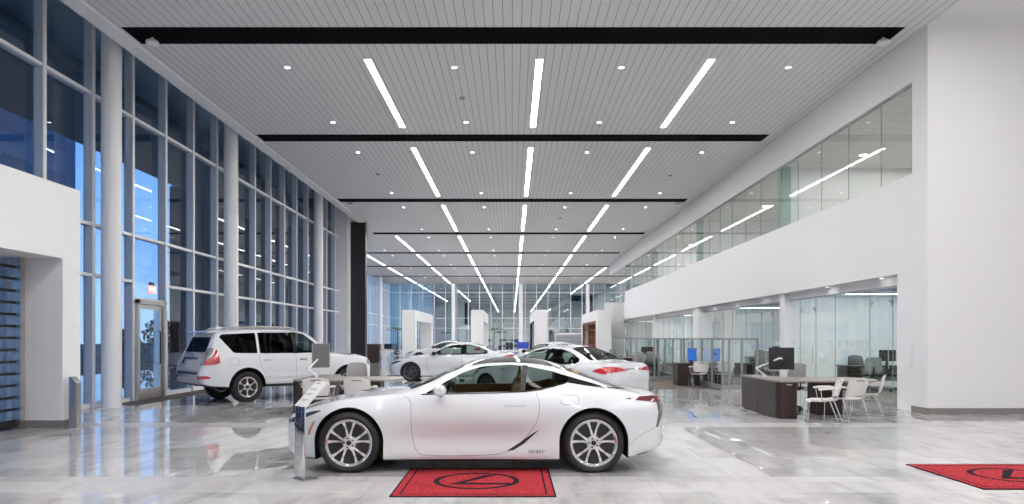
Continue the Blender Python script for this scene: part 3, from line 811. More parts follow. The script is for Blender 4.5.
def make_wheel(parent, loc, R, wdt, rimr, style, side, steer=0.):
    """side=+1: outer face towards +y"""
    w=sub('wheel',parent,loc,(0,0,(0 if side>0 else PI)+steer))
    h=wdt/2
    t=MB().lathe([(rimr-.005,h*.80),(rimr+.012,h*.93),(rimr+(R-rimr)*.45,h*1.02),(R-.030,h*.93),(R-.010,h*.76),(R,h*.4),(R,-h*.4),(R-.010,-h*.76),(R-.03,-h*.93),(rimr+.012,-h*.93),(rimr-.005,-h*.80)],56,'y',closed=True)
    for q in (-.45,0,.45): t.lathe([(R+.0005,h*q-.004),(R+.0005,h*q+.004)],56,'y',1)
    ty=t.build('tyre',[M['rubber'],M['plastic']],w,smooth=30)
    r=MB()
    r.lathe([(rimr-.004,h*.80),(rimr+.006,h*.90),(rimr-.006,h*.92),(rimr-.018,h*.84),(rimr-.028,h*.5),(rimr-.05,-h*.8),(rimr-.058,-h*.8),(rimr-.036,h*.5),(rimr-.026,h*.74)],48,'y',closed=True)
    ns,pair,wd,face=style
    yo=h*.74
    for k in range(ns):
        a0=2*PI*k/ns
        for off in ((-pair,pair) if pair else (0,)):
            a=a0+off; ai=a0+off*.55
            r0,r1=.055,rimr-.022; n=6; rows=[]
            for i in range(n+1):
                q=i/n; rr=r0+(r1-r0)*q; aa=ai+(a-ai)*q; hw=wd*(1.15-.55*math.sin(q*PI*.9)+ .15*q)
                c=Vector((rr*math.sin(aa),0,rr*math.cos(aa))); tn=Vector((math.cos(aa),0,-math.sin(aa)))
                yy=yo-.022*math.sin(q*PI*.8)*1.0+.006*q
                rows.append([c-tn*hw+Vector((0,yy-.026,0)),c-tn*hw*.82+Vector((0,yy,0)),c+tn*hw*.82+Vector((0,yy,0)),c+tn*hw+Vector((0,yy-.026,0)),c+Vector((0,yy-.05,0))])
            v=[p for rw in rows for p in rw]; f=[(i*5+j,i*5+(j+1)%5,(i+1)*5+(j+1)%5,(i+1)*5+j) for i in range(n) for j in range(5)]
            f+=[(0,1,2,3,4),tuple(range(n*5,n*5+5))[::-1]]
            r.add(v,f,0)
    r.lathe([(.001,yo-.06),(.085,yo-.06),(.085,yo-.02),(.068,yo-.004),(.001,yo-.004)],32,'y')
    r.build('rim',[face],w,smooth=35)
    hb=MB(); hb.lathe([(.001,yo-.002),(.030,yo-.002),(.028,yo+.010),(.001,yo+.012)],24,'y')
    for k in range(5):
        a=2*PI*k/5+.3; hb.lathe([(.001,0),(.011,0),(.010,.012),(.001,.012)],10,'y',T=Matrix.Translation((.054*math.sin(a),yo-.006,.054*math.cos(a))))
    hb.build('hub_cap',M['plastic'],w,smooth=30)
    b=MB(); b.lathe([(.08,h*.05),(rimr*.78,h*.05),(rimr*.78,h*.05-.028),(.08,h*.05-.028)],40,'y',closed=True)
    b.lathe([(.001,h*.12),(.085,h*.12),(.085,-h*.2),(.001,-h*.2)],24,'y')
    b.build('brake_disc',M['disc'],w,smooth=30)
    cp=MB(); a=.5
    pts=[(rimr*.80*math.cos(x),rimr*.80*math.sin(x)) for x in np.linspace(a-.45,a+.45,7)]+[(rimr*.5*math.cos(x),rimr*.5*math.sin(x)) for x in np.linspace(a+.45,a-.45,7)]
    cp.prism(pts,h*.16,-h*.12,'y'); cp.build('brake_caliper',M['rimdark'],w)
    return w
def seat(parent,x,y,z,m,back_h=.60,wd=.50,name='seat',lean=.30):
    s=sub(name,parent,(x,y,z)); hw=wd/2
    b=MB(); b.prism([(-.22,0),(.28,.02),(.30,.13),(.0,.12),(-.22,.10)],-hw,hw,'y'); b.build('seat_cushion',m,s,bevel=.03)
    T=Matrix.Translation((-.22,0,.08))@Matrix.Rotation(-lean,4,'Y')
    b=MB(); b.prism([(-hw*.92,0),(hw*.92,0),(hw,.2),(hw*.86,back_h*.92),(hw*.6,back_h),(-hw*.6,back_h),(-hw*.86,back_h*.92),(-hw,.2)],-.06,.07,'x',T=T); b.build('seat_back',m,s,bevel=.03)
    b=MB(); b.prism([(-.13,back_h+.03),(.13,back_h+.03),(.12,back_h+.17),(.08,back_h+.2),(-.08,back_h+.2),(-.12,back_h+.17)],-.04,.05,'x',T=T); b.tube([(0,-.06,back_h-.03),(0,-.06,back_h+.06)],.008,6,T=T); b.tube([(0,.06,back_h-.03),(0,.06,back_h+.06)],.008,6,T=T); b.build('headrest',m,s,bevel=.02)
    return s
def emblem(mb, c, a, b, th, T):
    """oval ring with a bent L stroke"""
    n=36; o=[(a*math.cos(2*PI*i/n),b*math.sin(2*PI*i/n)) for i in range(n)]; i_=[((a-th)*math.cos(2*PI*i/n),(b-th*.8)*math.sin(2*PI*i/n)) for i in range(n)]
    v=[(p[0],p[1],0) for p in o+i_]; f=[(i,(i+1)%n,n+(i+1)%n,n+i) for i in range(n)]
    mb.add(v,f,0,T)
    mb.add([(p[0],p[1],0) for p in [(.10*a,.62*b),(.34*a,.62*b),(-.22*a,-.30*b),(.84*a,-.30*b),(.74*a,-.52*b),(-.62*a,-.52*b)]],[(0,1,2,4+0,5)][:0] or [(0,2,5),(0,1,2),(5,2,4),(2,3,4)],0,T)
    return mb
def build_vehicle(spec):
    B=Body(spec); root=thing(spec['name'],spec['label'],spec['cat'],spec['loc'],spec['rz'],spec.get('group'))
    paint=spec.get('paint',M['paint'])
    full=Body.solid(B.rings()); skin=Skin(full)
    o=bpy.data.objects.new('body',full.copy()); COL.objects.link(o); o.parent=None
    cut=[]
    # cabin cavity
    ca,cb,cz=spec['cavity']; ci=spec.get('inset',.04)
    xs=np.linspace(ca,cb,46); cut.append(Body.solid(B.rings(ci,xs,cz)))
    # wheel wells
    WX=spec['axles']; R=spec['tyre'][0]; wz=spec.get('wheel_z',R-.012)
    for x in WX:
        for sg in (1,-1):
            m_=MB(); rr=spec['arch']; yi=spec.get('well',.52)
            pts=[(x+rr*math.cos(t),wz+spec.get('archup',.02)+rr*math.sin(t)) for t in np.linspace(0,PI,30)]+[(x-rr*.99,-.2),(x+rr*.99,-.2)]
            m_.prism(pts,sg*yi,sg*1.4,'y'); cut.append(mesh_of(m_))
    for p in spec['side_windows']:
        for sg in (1,-1): cut.append(mesh_of(MB().prism(p,sg*.25,sg*1.5,'y')))
    if 'windshield' in spec:
        pl=spec['windshield']; cut.append(mesh_of(MB().prism(pl,spec.get('wz',.9),2.6,'z')))
    if 'rear_window' in spec:
        md,pl,a,b=spec['rear_window']; cut.append(mesh_of(MB().prism(pl,a,b,'z' if md=='top' else 'x')))
    boolean(o,cut)
    finish_body(o,skin,paint,M['plastic'],spec.get('cabin'),spec['cavity'],spec.get('under',.3))
    o.parent=root
    # glazing sits just inside the shell
    def grow(p,k,d=.02):
        cx=sum(q[0] for q in p)/len(p); cy=sum(q[1] for q in p)/len(p)
        out=[]
        for q in p:
            l=math.hypot(q[0]-cx,q[1]-cy) or 1; out.append((q[0]+(q[0]-cx)/l*d,q[1]+(q[1]-cy)/l*d))
        return out
    dims=spec.get('glass',[G['car']]*9)
    for k,p in enumerate(spec['side_windows']):
        for sg in (1,-1): glaze(skin,'side_window',grow(p,0),'side',dims[k],root,sg)
    if 'windshield' in spec: glaze(skin,'windshield',grow(spec['windshield'],0),'top',G['car'],root)
    if 'rear_window' in spec: glaze(skin,'rear_window',grow(spec['rear_window'][1],0),spec['rear_window'][0],spec.get('rear_glass',G['cardark']),root)
    # wheels
    yw=spec['track']; 
    for x in WX:
        for sg in (1,-1): make_wheel(root,(x,sg*yw,wz),R,spec['tyre'][1],spec['tyre'][2],spec['wheel_style'],sg)
    return root,skin,B
def glaze(skin,name,poly,mode,m,parent,sg=1,depth=.014,step=.06):
    V,Fc=grid_fill(poly,step); a=[]; idx={}
    for i,p in enumerate(V):
        h=skin.project(p,mode,sg)
        if h: idx[i]=len(a); a.append(h[0]-h[1]*depth)
    F_=[tuple(idx[i] for i in f) for f in Fc if all(i in idx for i in f)]
    mb=MB().add(a,F_); o=mb.build(name,m,parent,smooth=60); return o
def interior(root,x_front,x_rear,y,z,m,m2,wheel_side=1,wx=.55,dash=.75,zd=.86,rear=True,bh=.6,dw=.66,wheel_z=None):
    for sg in (1,-1): seat(root,x_front,sg*y,z,m,bh)
    if rear:
        for sg in (1,-1): seat(root,x_rear,sg*y*.92,z+.04,m,bh*.82,.48)
    d=MB(); d.prism([(dash-.42,zd-.16),(dash-.34,zd-.02),(dash-.15,zd+.015),(dash+.18,zd),(dash+.18,zd-.3),(dash-.3,zd-.35)],-dw,dw,'y'); d.build('dashboard',m2,root,bevel=.03)
    s=sub('steering_wheel',root,(wx,y*wheel_side,(wheel_z or zd+.0)),(0,-.38,0))
    r=MB(); r.tube([(0,.185*math.cos(2*PI*i/28),.185*math.sin(2*PI*i/28)) for i in range(28)],.014,8,closed=True)
    for a in (0,PI,-PI/2): r.tube([(.02,0,0),(0,.18*math.cos(a),.18*math.sin(a))],.014,6)
    r.lathe([(.001,-.03),(.06,-.03),(.05,.03),(.001,.03)],16,'x'); r.build('rim',m2,s,smooth=40)
def mirror_part(root,skin,x,z,sg,m,cap=None):
    h=skin.project((x,z),'side',sg); y=h[0].y
    q=sub('door_mirror',root,(x,y,z))
    b=MB(); b.tube([(0,-.02*sg,-.0),(-.01,.06*sg,.03),(-.01,.12*sg,.05)],[.028,.024,.022],8); b.build('mirror_arm',M['plastic'],q,smooth=40)
    rows=[]
    for i in range(7):
        t=i/6.; c=math.sin(PI*(.10+.80*t))**.6; yy=sg*(.06+.22*t)
        rows.append([(-.03+.02*t+.085*c*math.cos(a)*(.8 if math.cos(a)<0 else 1.0),yy,.075+.070*c*math.sin(a)) for a in np.linspace(0,2*PI,17)[:-1]])
    v=[p for r in rows for p in r]; n=16; f=[(i*n+j,i*n+(j+1)%n,(i+1)*n+(j+1)%n,(i+1)*n+j) for i in range(6) for j in range(n)]+[tuple(range(n))[::-1],tuple(range(6*n,7*n))]
    MB().add(v,f).build('mirror_shell',m,q,smooth=50)
    return q
def handle(root,skin,x,z,sg,m,ln=.20,h=.022):
    pl=[(x-ln/2,z-h/2),(x+ln/2,z-h/2),(x+ln/2,z+h/2),(x-ln/2,z+h/2)]
    return skin.patch('door_handle',smooth_poly(pl,2),'side',m,root,sg,.014,.0,.02)
# ================================================================ the white coupe in front
LC=dict(name='coupe',label='white two-door sports coupe parked side-on across the red logo mat',cat='car',loc=(-.478,8.91,0),rz=PI,
 ends=(-2.40,2.385),nx=150,axles=(1.435,-1.435),tyre=(.362,.25,.272),wheel_z=.348,arch=.405,archup=.012,track=.815,wheel_style=(5,.27,.0205,M['rim']),
 cavity=(-1.02,.93,.45),inset=.035,wz=.90,cabin=M['tan'],under=.25,
 t=dict(
 zb=[(2.385,.42),(2.34,.24),(2.2,.16),(1.9,.135),(0,.115),(-1.8,.15),(-2.1,.20),(-2.3,.27),(-2.38,.36),(-2.40,.50)],
 wm=[(2.385,.30),(2.36,.46),(2.30,.62),(2.2,.745),(2.0,.865),(1.75,.925),(1.435,.95),(1.1,.935),(.7,.910),(0,.900),(-.6,.918),(-1.0,.945),(-1.435,.962),(-1.8,.945),(-2.1,.885),(-2.25,.82),(-2.35,.72),(-2.40,.55)],
 tuck=[(2.385,.0),(2.1,.008),(1.5,.006),(1.0,.026),(.4,.058),(-.4,.058),(-.9,.026),(-1.4,.004),(-1.9,.01),(-2.2,.03),(-2.4,.02)],
 zm=[(2.385,.50),(2.2,.54),(1.8,.60),(1.4,.64),(0,.64),(-1.0,.68),(-1.435,.71),(-2,.72),(-2.4,.66)],
 zt=[(2.385,.56),(2.3,.635),(2.1,.70),(1.9,.755),(1.6,.835),(1.3,.873),(1.0,.893),(.7,.90),(.3,.908),(-.3,.918),(-.7,.935),(-1.1,.96),(-1.5,.955),(-1.9,.92),(-2.2,.888),(-2.33,.866),(-2.40,.74)],
 wt=[(2.385,.22),(2.3,.50),(2.1,.68),(1.9,.74),(1.5,.80),(1.0,.825),(.7,.822),(0,.815),(-.7,.805),(-1.1,.79),(-1.5,.775),(-1.9,.75),(-2.2,.71),(-2.33,.63),(-2.40,.42)],
 zc=[(2.385,.60),(2.3,.672),(2.1,.742),(1.9,.805),(1.6,.875),(1.3,.922),(1.0,.957),(.88,.975),(.55,1.10),(.265,1.215),(0,1.29),(-.25,1.325),(-.45,1.333),(-.8,1.305),(-1.1,1.235),(-1.4,1.125),(-1.7,1.025),(-1.88,.975),(-2.0,.952),(-2.2,.918),(-2.33,.892),(-2.40,.77)],
 zr=[(2.385,.585),(2.3,.658),(2.1,.73),(1.6,.862),(1.3,.905),(1.0,.935),(.88,.952),(.55,1.055),(.265,1.16),(0,1.232),(-.25,1.266),(-.45,1.273),(-.8,1.250),(-1.1,1.185),(-1.4,1.085),(-1.7,.998),(-1.88,.955),(-2.0,.935),(-2.2,.902),(-2.33,.88),(-2.40,.758)],
 wr=[(2.385,.10),(2.3,.28),(2.1,.40),(1.6,.46),(1.0,.48),(.88,.52),(.55,.56),(.265,.565),(0,.56),(-.45,.55),(-.8,.545),(-1.1,.53),(-1.4,.515),(-1.7,.51),(-1.9,.51),(-2.2,.48),(-2.33,.40),(-2.40,.22)]),
 side_windows=[round_poly([(.56,.917),(.314,1.058),(.117,1.160),(-.116,1.232),(-.454,1.254),(-.625,1.240),(-.585,.943),(-.335,.937)]),
               round_poly([(-.655,1.236),(-.98,1.170),(-1.17,1.105),(-1.20,1.075),(-1.13,1.045),(-.996,1.012),(-.83,.968),(-.615,.945)])],
 windshield=round_poly([(.85,-.30),(.85,.30),(.74,.66),(.16,.525),(.08,.3),(.08,-.3),(.16,-.525),(.74,-.66)]))
for q in LC['t'].values():                       # overhangs as measured
    for i,(x,v) in enumerate(q): q[i]=(1.435+(x-1.435)*.925 if x>1.435 else -1.435+(x+1.435)*.92 if x<-1.435 else x,v)
LC['ends']=(-1.435-.965*.92,1.435+.95*.925)
lc,sk,_=build_vehicle(LC)
interior(lc,-.20,-.86,.36,.42,M['tan'],M['darkleather'],1,wx=.36,dash=.72,zd=.93,bh=.56,dw=.62,wheel_z=.88)
# glass roof and rear screen, one black sweep
sk.patch('roof_panel',round_poly([(.06,-.50),(.06,.50),(-.45,.525),(-.98,.505),(-.98,-.505),(-.45,-.525)]),'top',M['roofglass'],lc,1,.004,0,.07)
sk.patch('rear_screen',round_poly([(-1.0,-.505),(-1.0,.505),(-1.5,.50),(-1.86,.54),(-1.90,.3),(-1.90,-.3),(-1.86,-.54),(-1.5,-.50)]),'top',M['roofglass'],lc,1,.004,0,.07)
for sg in (1,-1):
    sk.patch('pillar_trim',[(-1.10,1.128),(-1.30,1.068),(-1.55,1.002),(-1.86,.952),(-1.60,.975),(-1.36,1.008),(-1.12,1.046),(-1.16,1.075)],'side',M['gloss'],lc,sg,.006,0,.03)
    sk.patch('window_trim',[(-.610,1.245),(-.670,1.238),(-.632,.940),(-.568,.940)],'side',M['plastic'],lc,sg,.005,0,.03)
    sk.patch('window_trim',[(.58,.912),(-.335,.930),(-.62,.943),(-.83,.966),(-1.13,1.044),(-1.13,1.036),(-.83,.956),(-.62,.934),(-.335,.922),(.60,.902)],'side',M['gloss'],lc,sg,.006,0,.025)
    mb=MB()
    D=[(.71,.80),(.705,.60),(.70,.42),(.66,.27),(.60,.205),(.3,.19),(-.3,.205),(-.46,.26),(-.62,.38),(-.75,.55),(-.80,.70),(-.80,.82),(-.765,.925)]
    sk.line(smooth_poly(D,2,False),'side',sg,.0050,mb=mb)
    sk.line([(.71,.80),(.74,.86),(.80,.895)],'side',sg,.005,mb=mb)
    sk.line(round_poly([(-1.055,.80),(-1.25,.80),(-1.265,.835),(-1.255,.90),(-1.07,.905),(-1.05,.87)])+[round_poly([(-1.055,.80),(-1.25,.80),(-1.265,.835),(-1.255,.90),(-1.07,.905),(-1.05,.87)])[0]],'side',sg,.004,mb=mb)
    sk.line([(1.85,.665),(1.98,.60),(2.12,.555)],'side',sg,.004,mb=mb)
    sk.line([(-2.18,.52),(-1.95,.42),(-1.86,.33)],'side',sg,.004,mb=mb)
    mb.build('panel_gap',M['seam'],lc)
    handle(lc,sk,-.52,.79,sg,M['paint'],.26,.026)
    sk.patch('side_vent',[(-.41,.245),(-.50,.262),(-.62,.335),(-.80,.505),(-.70,.445),(-.58,.355),(-.47,.285)],'side',M['plastic'],lc,sg,.004,0,.03)
    sk.patch('headlamp',round_poly([(1.76,.725),(1.90,.705),(2.06,.655),(2.20,.60),(2.26,.565),(2.16,.565),(1.99,.625),(1.86,.68)]),'side',M['headlens'],lc,sg,.006,0,.025)
    sk.patch('side_marker',[(1.90,.44),(1.925,.44),(1.90,.52),(1.85,.60),(1.835,.60),(1.87,.52)],'side',M['amber'],lc,sg,.004,0,.02)
    sk.patch('tail_lamp',round_poly([(-1.80,.862),(-1.98,.884),(-2.20,.885),(-2.31,.868),(-2.335,.82),(-2.24,.805),(-2.05,.835)]),'side',M['darkredlens'],lc,sg,.006,0,.025)
    sk.patch('tail_lamp_blade',[(-2.20,.81),(-2.31,.80),(-2.285,.70),(-2.21,.52),(-2.19,.52),(-2.22,.70)],'side',M['headlens'],lc,sg,.006,0,.025)
    sk.patch('bumper_vent',[(-2.375,.44),(-2.36,.47),(-2.33,.43),(-2.275,.25),(-2.29,.24),(-2.33,.30)],'side',M['plastic'],lc,sg,.006,0,.02)
    sk.patch('sill_trim',[(1.02,.150),(-1.02,.155),(-1.02,.125),(1.02,.122)],'side',M['plastic'],lc,sg,.003,0,.06)
    q=mirror_part(lc,sk,.37,.895,sg,M['paint'])
    mb=MB(); 
    for a in np.linspace(0,1,2): pass
# grille and tail details
sk.patch('grille',round_poly([(-.36,.58),(.36,.58),(.20,.44),(.42,.22),(-.42,.22),(-.20,.44)]),'front',M['gloss'],lc,1,.006,0,.05)
sk.patch('rear_lamp_bar',round_poly([(-.60,.80),(.60,.80),(.60,.72),(-.60,.72)]),'rear',M['darkredlens'],lc,1,.006,0,.05)
sk.patch('license_plate',[(-.2,.55),(.2,.55),(.2,.67),(-.2,.67)],'rear',M['plate'],lc,1,.006,0,.06)
sk.patch('rear_diffuser',round_poly([(-.60,.40),(.60,.40),(.70,.28),(-.70,.28)]),'rear',M['plastic'],lc,1,.006,0,.05)
h=sk.project((-.78,.235),'side',1)
text_mesh('badge','HYBRID',.058,M['seam'],lc,Matrix.Translation((-.78,h[0].y+.004,.245))@Matrix.Rotation(PI,4,'Z')@Matrix.Rotation(PI/2,4,'X'),.002,1.1)

# ================================================================ the white SUV by the glass wall
a=math.radians(45)
GX=dict(name='suv',label='tall white SUV parked at an angle before the glass wall, rear lamps showing',cat='car',loc=(-6.12,18.34,0),rz=a,
 ends=(-2.49,2.27),nx=130,axles=(1.395,-1.395),tyre=(.388,.265,.245),wheel_z=.378,arch=.462,archup=.02,track=.80,wheel_style=(6,.0,.032,M['rim']),
 cavity=(-2.16,1.08,1.0),inset=.035,wz=1.22,under=.5,
 t=dict(
 zb=[(2.27,.62),(2.22,.45),(2.0,.37),(1.0,.34),(-1.5,.36),(-2.2,.40),(-2.42,.46),(-2.49,.60)],
 wm=[(2.27,.55),(2.22,.74),(2.1,.86),(1.8,.935),(1.4,.948),(.9,.93),(0,.925),(-.9,.93),(-1.4,.948),(-2.0,.94),(-2.3,.915),(-2.42,.87),(-2.49,.76)],
 tuck=[(2.27,0),(1.4,.0),(.7,.02),(-.7,.02),(-1.4,0),(-2.49,.0)],
 zm=[(2.27,.78),(1.4,.84),(0,.86),(-1.4,.86),(-2.3,.82),(-2.49,.76)],
 zt=[(2.27,.93),(2.2,.99),(1.9,1.06),(1.2,1.12),(.9,1.14),(0,1.145),(-1.5,1.16),(-2.2,1.165),(-2.33,1.15),(-2.40,1.03),(-2.49,.80)],
 wt=[(2.27,.42),(2.2,.62),(2.1,.74),(1.8,.84),(1.2,.88),(0,.888),(-1.6,.888),(-2.2,.865),(-2.33,.84),(-2.40,.83),(-2.49,.70)],
 zc=[(2.27,.97),(2.22,1.05),(2.0,1.13),(1.5,1.185),(1.05,1.215),(.95,1.25),(.75,1.42),(.42,1.685),(.25,1.775),(0,1.825),(-.6,1.85),(-1.2,1.845),(-1.9,1.80),(-2.06,1.765),(-2.14,1.66),(-2.26,1.36),(-2.33,1.185),(-2.40,1.06),(-2.49,.83)],
 zr=[(2.27,.95),(2.22,1.02),(2.0,1.10),(1.5,1.155),(1.05,1.185),(.95,1.21),(.75,1.36),(.42,1.61),(.25,1.70),(0,1.75),(-.6,1.775),(-1.2,1.77),(-1.9,1.725),(-2.06,1.69),(-2.14,1.59),(-2.26,1.33),(-2.33,1.175),(-2.40,1.05),(-2.49,.82)],
 wr=[(2.27,.25),(2.22,.4),(2.0,.52),(1.5,.58),(1.05,.62),(.75,.66),(.42,.675),(0,.68),(-1.2,.68),(-1.9,.665),(-2.06,.66),(-2.14,.67),(-2.26,.70),(-2.33,.72),(-2.40,.70),(-2.49,.55)]),
 side_windows=[round_poly([(-1.13,1.20),(-1.13,1.71),(-1.95,1.665),(-2.02,1.60),(-1.72,1.215)]),[(-.92,1.195),(-.92,1.715),(-1.07,1.712),(-1.07,1.20)],[(-.16,1.19),(-.16,1.725),(-.875,1.717),(-.875,1.195)],round_poly([(-.07,1.19),(-.07,1.725),(.18,1.68),(.46,1.47),(.82,1.195)])],
 glass=[G['cardark'],G['cardark'],G['cardark'],G['car']],
 windshield=round_poly([(.98,-.5),(.98,.5),(.86,.72),(.40,.58),(.34,.3),(.34,-.3),(.40,-.58),(.86,-.72)]),
 rear_window=('rear',round_poly([(-.64,1.235),(.64,1.235),(.60,1.60),(-.60,1.60)]),-2.8,-1.95))
gx,sk,_=build_vehicle(GX)
interior(gx,.0,-.95,.38,.72,M['darkleather'],M['plastic'],1,wx=.52,dash=.95,zd=1.17,bh=.72,dw=.68,wheel_z=1.13)
sp=MB(); sp.prism([(-1.98,1.735),(-1.98,1.775),(-2.20,1.745),(-2.27,1.715),(-2.26,1.70),(-2.1,1.70)],-.63,.63,'y'); sp.build('spoiler',M['paint'],gx,bevel=.012)
for sg in (1,-1):
    sk.patch('tail_lamp',round_poly([(-2.10,1.30),(-2.28,1.31),(-2.46,.95),(-2.40,.93),(-2.20,.945),(-2.07,.98)]),'side',M['redlens'],gx,sg,.018,0,.03)
    sk.patch('tail_lamp_lens',round_poly([(-2.12,1.325),(-2.30,1.33),(-2.40,1.12),(-2.36,1.06),(-2.22,1.12)]),'side',M['clearlens'],gx,sg,.022,0,.03)
    sk.patch('tail_lamp',round_poly([(sg*.66,.93),(sg*.855,.93),(sg*.84,1.10),(sg*.80,1.33),(sg*.73,1.33),(sg*.68,1.12)]),'rear',M['clearlens'],gx,1,.018,0,.03)
    sk.patch('bumper_reflector',round_poly([(sg*.60,.60),(sg*.84,.60),(sg*.85,.67),(sg*.62,.675)]),'rear',M['redlens'],gx,1,.008,0,.03)
    sk.patch('bumper_reflector',round_poly([(-2.26,.62),(-2.48,.61),(-2.48,.68),(-2.34,.68)]),'side',M['redlens'],gx,sg,.008,0,.02)
    mb=MB()
    sk.line([(-1.09,1.18),(-1.09,.95),(-1.02,.80),(-.94,.70),(-.90,.46)],'side',sg,.007,mb=mb)
    sk.line([(-.12,1.68),(-.12,1.18),(-.12,.46)],'side',sg,.007,mb=mb)
    sk.line([(.86,1.12),(.87,.8),(.83,.46)],'side',sg,.007,mb=mb)
    sk.line([(.83,.46),(-.90,.46)],'side',sg,.007,mb=mb)
    sk.line([(-1.0,1.74),(-.1,1.752),(.25,1.69),(.55,1.47),(.86,1.19)],'side',sg,.006,mb=mb)
    sk.line([(-1.62,.93),(-1.62,1.09),(-1.84,1.09),(-1.84,.93),(-1.62,.93)],'side',sg,.005,mb=mb)
    mb.build('panel_gap',M['seam'],gx)
    for x in (-.90,.08): handle(gx,sk,x,1.03,sg,M['chrome'],.22,.034)
    sk.patch('side_moulding',[(.80,.60),(-.88,.60),(-.88,.635),(.80,.635)],'side',M['paint'],gx,sg,.018,0,.05)
    sk.patch('window_trim',[(-.06,1.73),(-.17,1.73),(-.17,1.185),(-.06,1.185)],'side',M['gloss'],gx,sg,.004,0,.05)
    sk.patch('window_trim',[(-.865,1.72),(-.93,1.72),(-.93,1.19),(-.865,1.19)],'side',M['gloss'],gx,sg,.004,0,.05)
    rb=MB(); rb.box(-.95,.95,sg*.84,sg*.985,.385,.43); rb.build('running_board',M['plastic'],gx,bevel=.012)
    rr=MB(); rr.tube([(.0,sg*.60,1.79),(-.12,sg*.60,1.845),(-.9,sg*.60,1.865),(-1.7,sg*.60,1.83),(-1.82,sg*.60,1.77)],.018,8); rr.build('roof_rail',M['steel'],gx,smooth=40)
    sk.patch('headlamp',round_poly([(2.02,1.00),(2.02,.86),(2.20,.80),(2.25,.86),(2.21,.95)]),'side',M['clearlens'],gx,sg,.01,0,.03)
    mirror_part(gx,sk,.62,1.20,sg,M['paint'])
sk.patch('license_plate',[(-.16,.875),(.16,.875),(.16,1.03),(-.16,1.03)],'rear',M['plate'],gx,1,.012,0,.06)
sk.patch('tailgate_garnish',round_poly([(-.42,1.055),(.42,1.055),(.40,1.105),(-.40,1.105)]),'rear',M['chrome'],gx,1,.02,0,.04)
sk.patch('tailgate_handle',round_poly([(.40,.95),(.47,.95),(.47,1.10),(.40,1.10)]),'rear',M['plastic'],gx,1,.02,0,.03)
sk.patch('bumper_step',[(-.62,.715),(.62,.715),(.62,.755),(-.62,.755)],'rear',M['plastic'],gx,1,.02,0,.06)
mb=MB(); sk.line([(-.66,1.20),(-.70,.95),(-.64,.77),(.64,.77),(.70,.95),(.66,1.20)],'rear',1,.007,mb=mb); mb.build('panel_gap',M['seam'],gx)
wp=MB(); wp.tube([(-2.34,.05,1.25),(-2.27,.2,1.40),(-2.25,.3,1.42)],.012,6); wp.build('rear_wiper',M['plastic'],gx)
h=sk.project((0,1.145),'rear'); em=MB(); emblem(em,(0,0),.085,.06,.013,Matrix.Translation((h[0].x-.012,0,1.15))@Matrix.Rotation(-PI/2,4,'Z')@Matrix.Rotation(PI/2,4,'X')); em.build('emblem',M['chrome'],gx)
h=sk.project((-.48,1.10),'rear'); text_mesh('badge','GX 460',.07,M['chrome'],gx,Matrix.Translation((h[0].x-.01,-.54,1.10))@Matrix.Rotation(-PI/2,4,'Z')@Matrix.Rotation(PI/2,4,'X'))
fn=MB(); fn.prism([(-1.62,1.82),(-1.84,1.80),(-1.82,1.88),(-1.78,1.89)],-.02,.02,'y',taper=1.); fn.build('antenna_fin',M['paint'],gx,bevel=.008)
sk.patch('grille',round_poly([(-.42,1.0),(.42,1.0),(.28,.80),(.46,.58),(-.46,.58),(-.28,.80)]),'front',M['gloss'],gx,1,.01,0,.06)

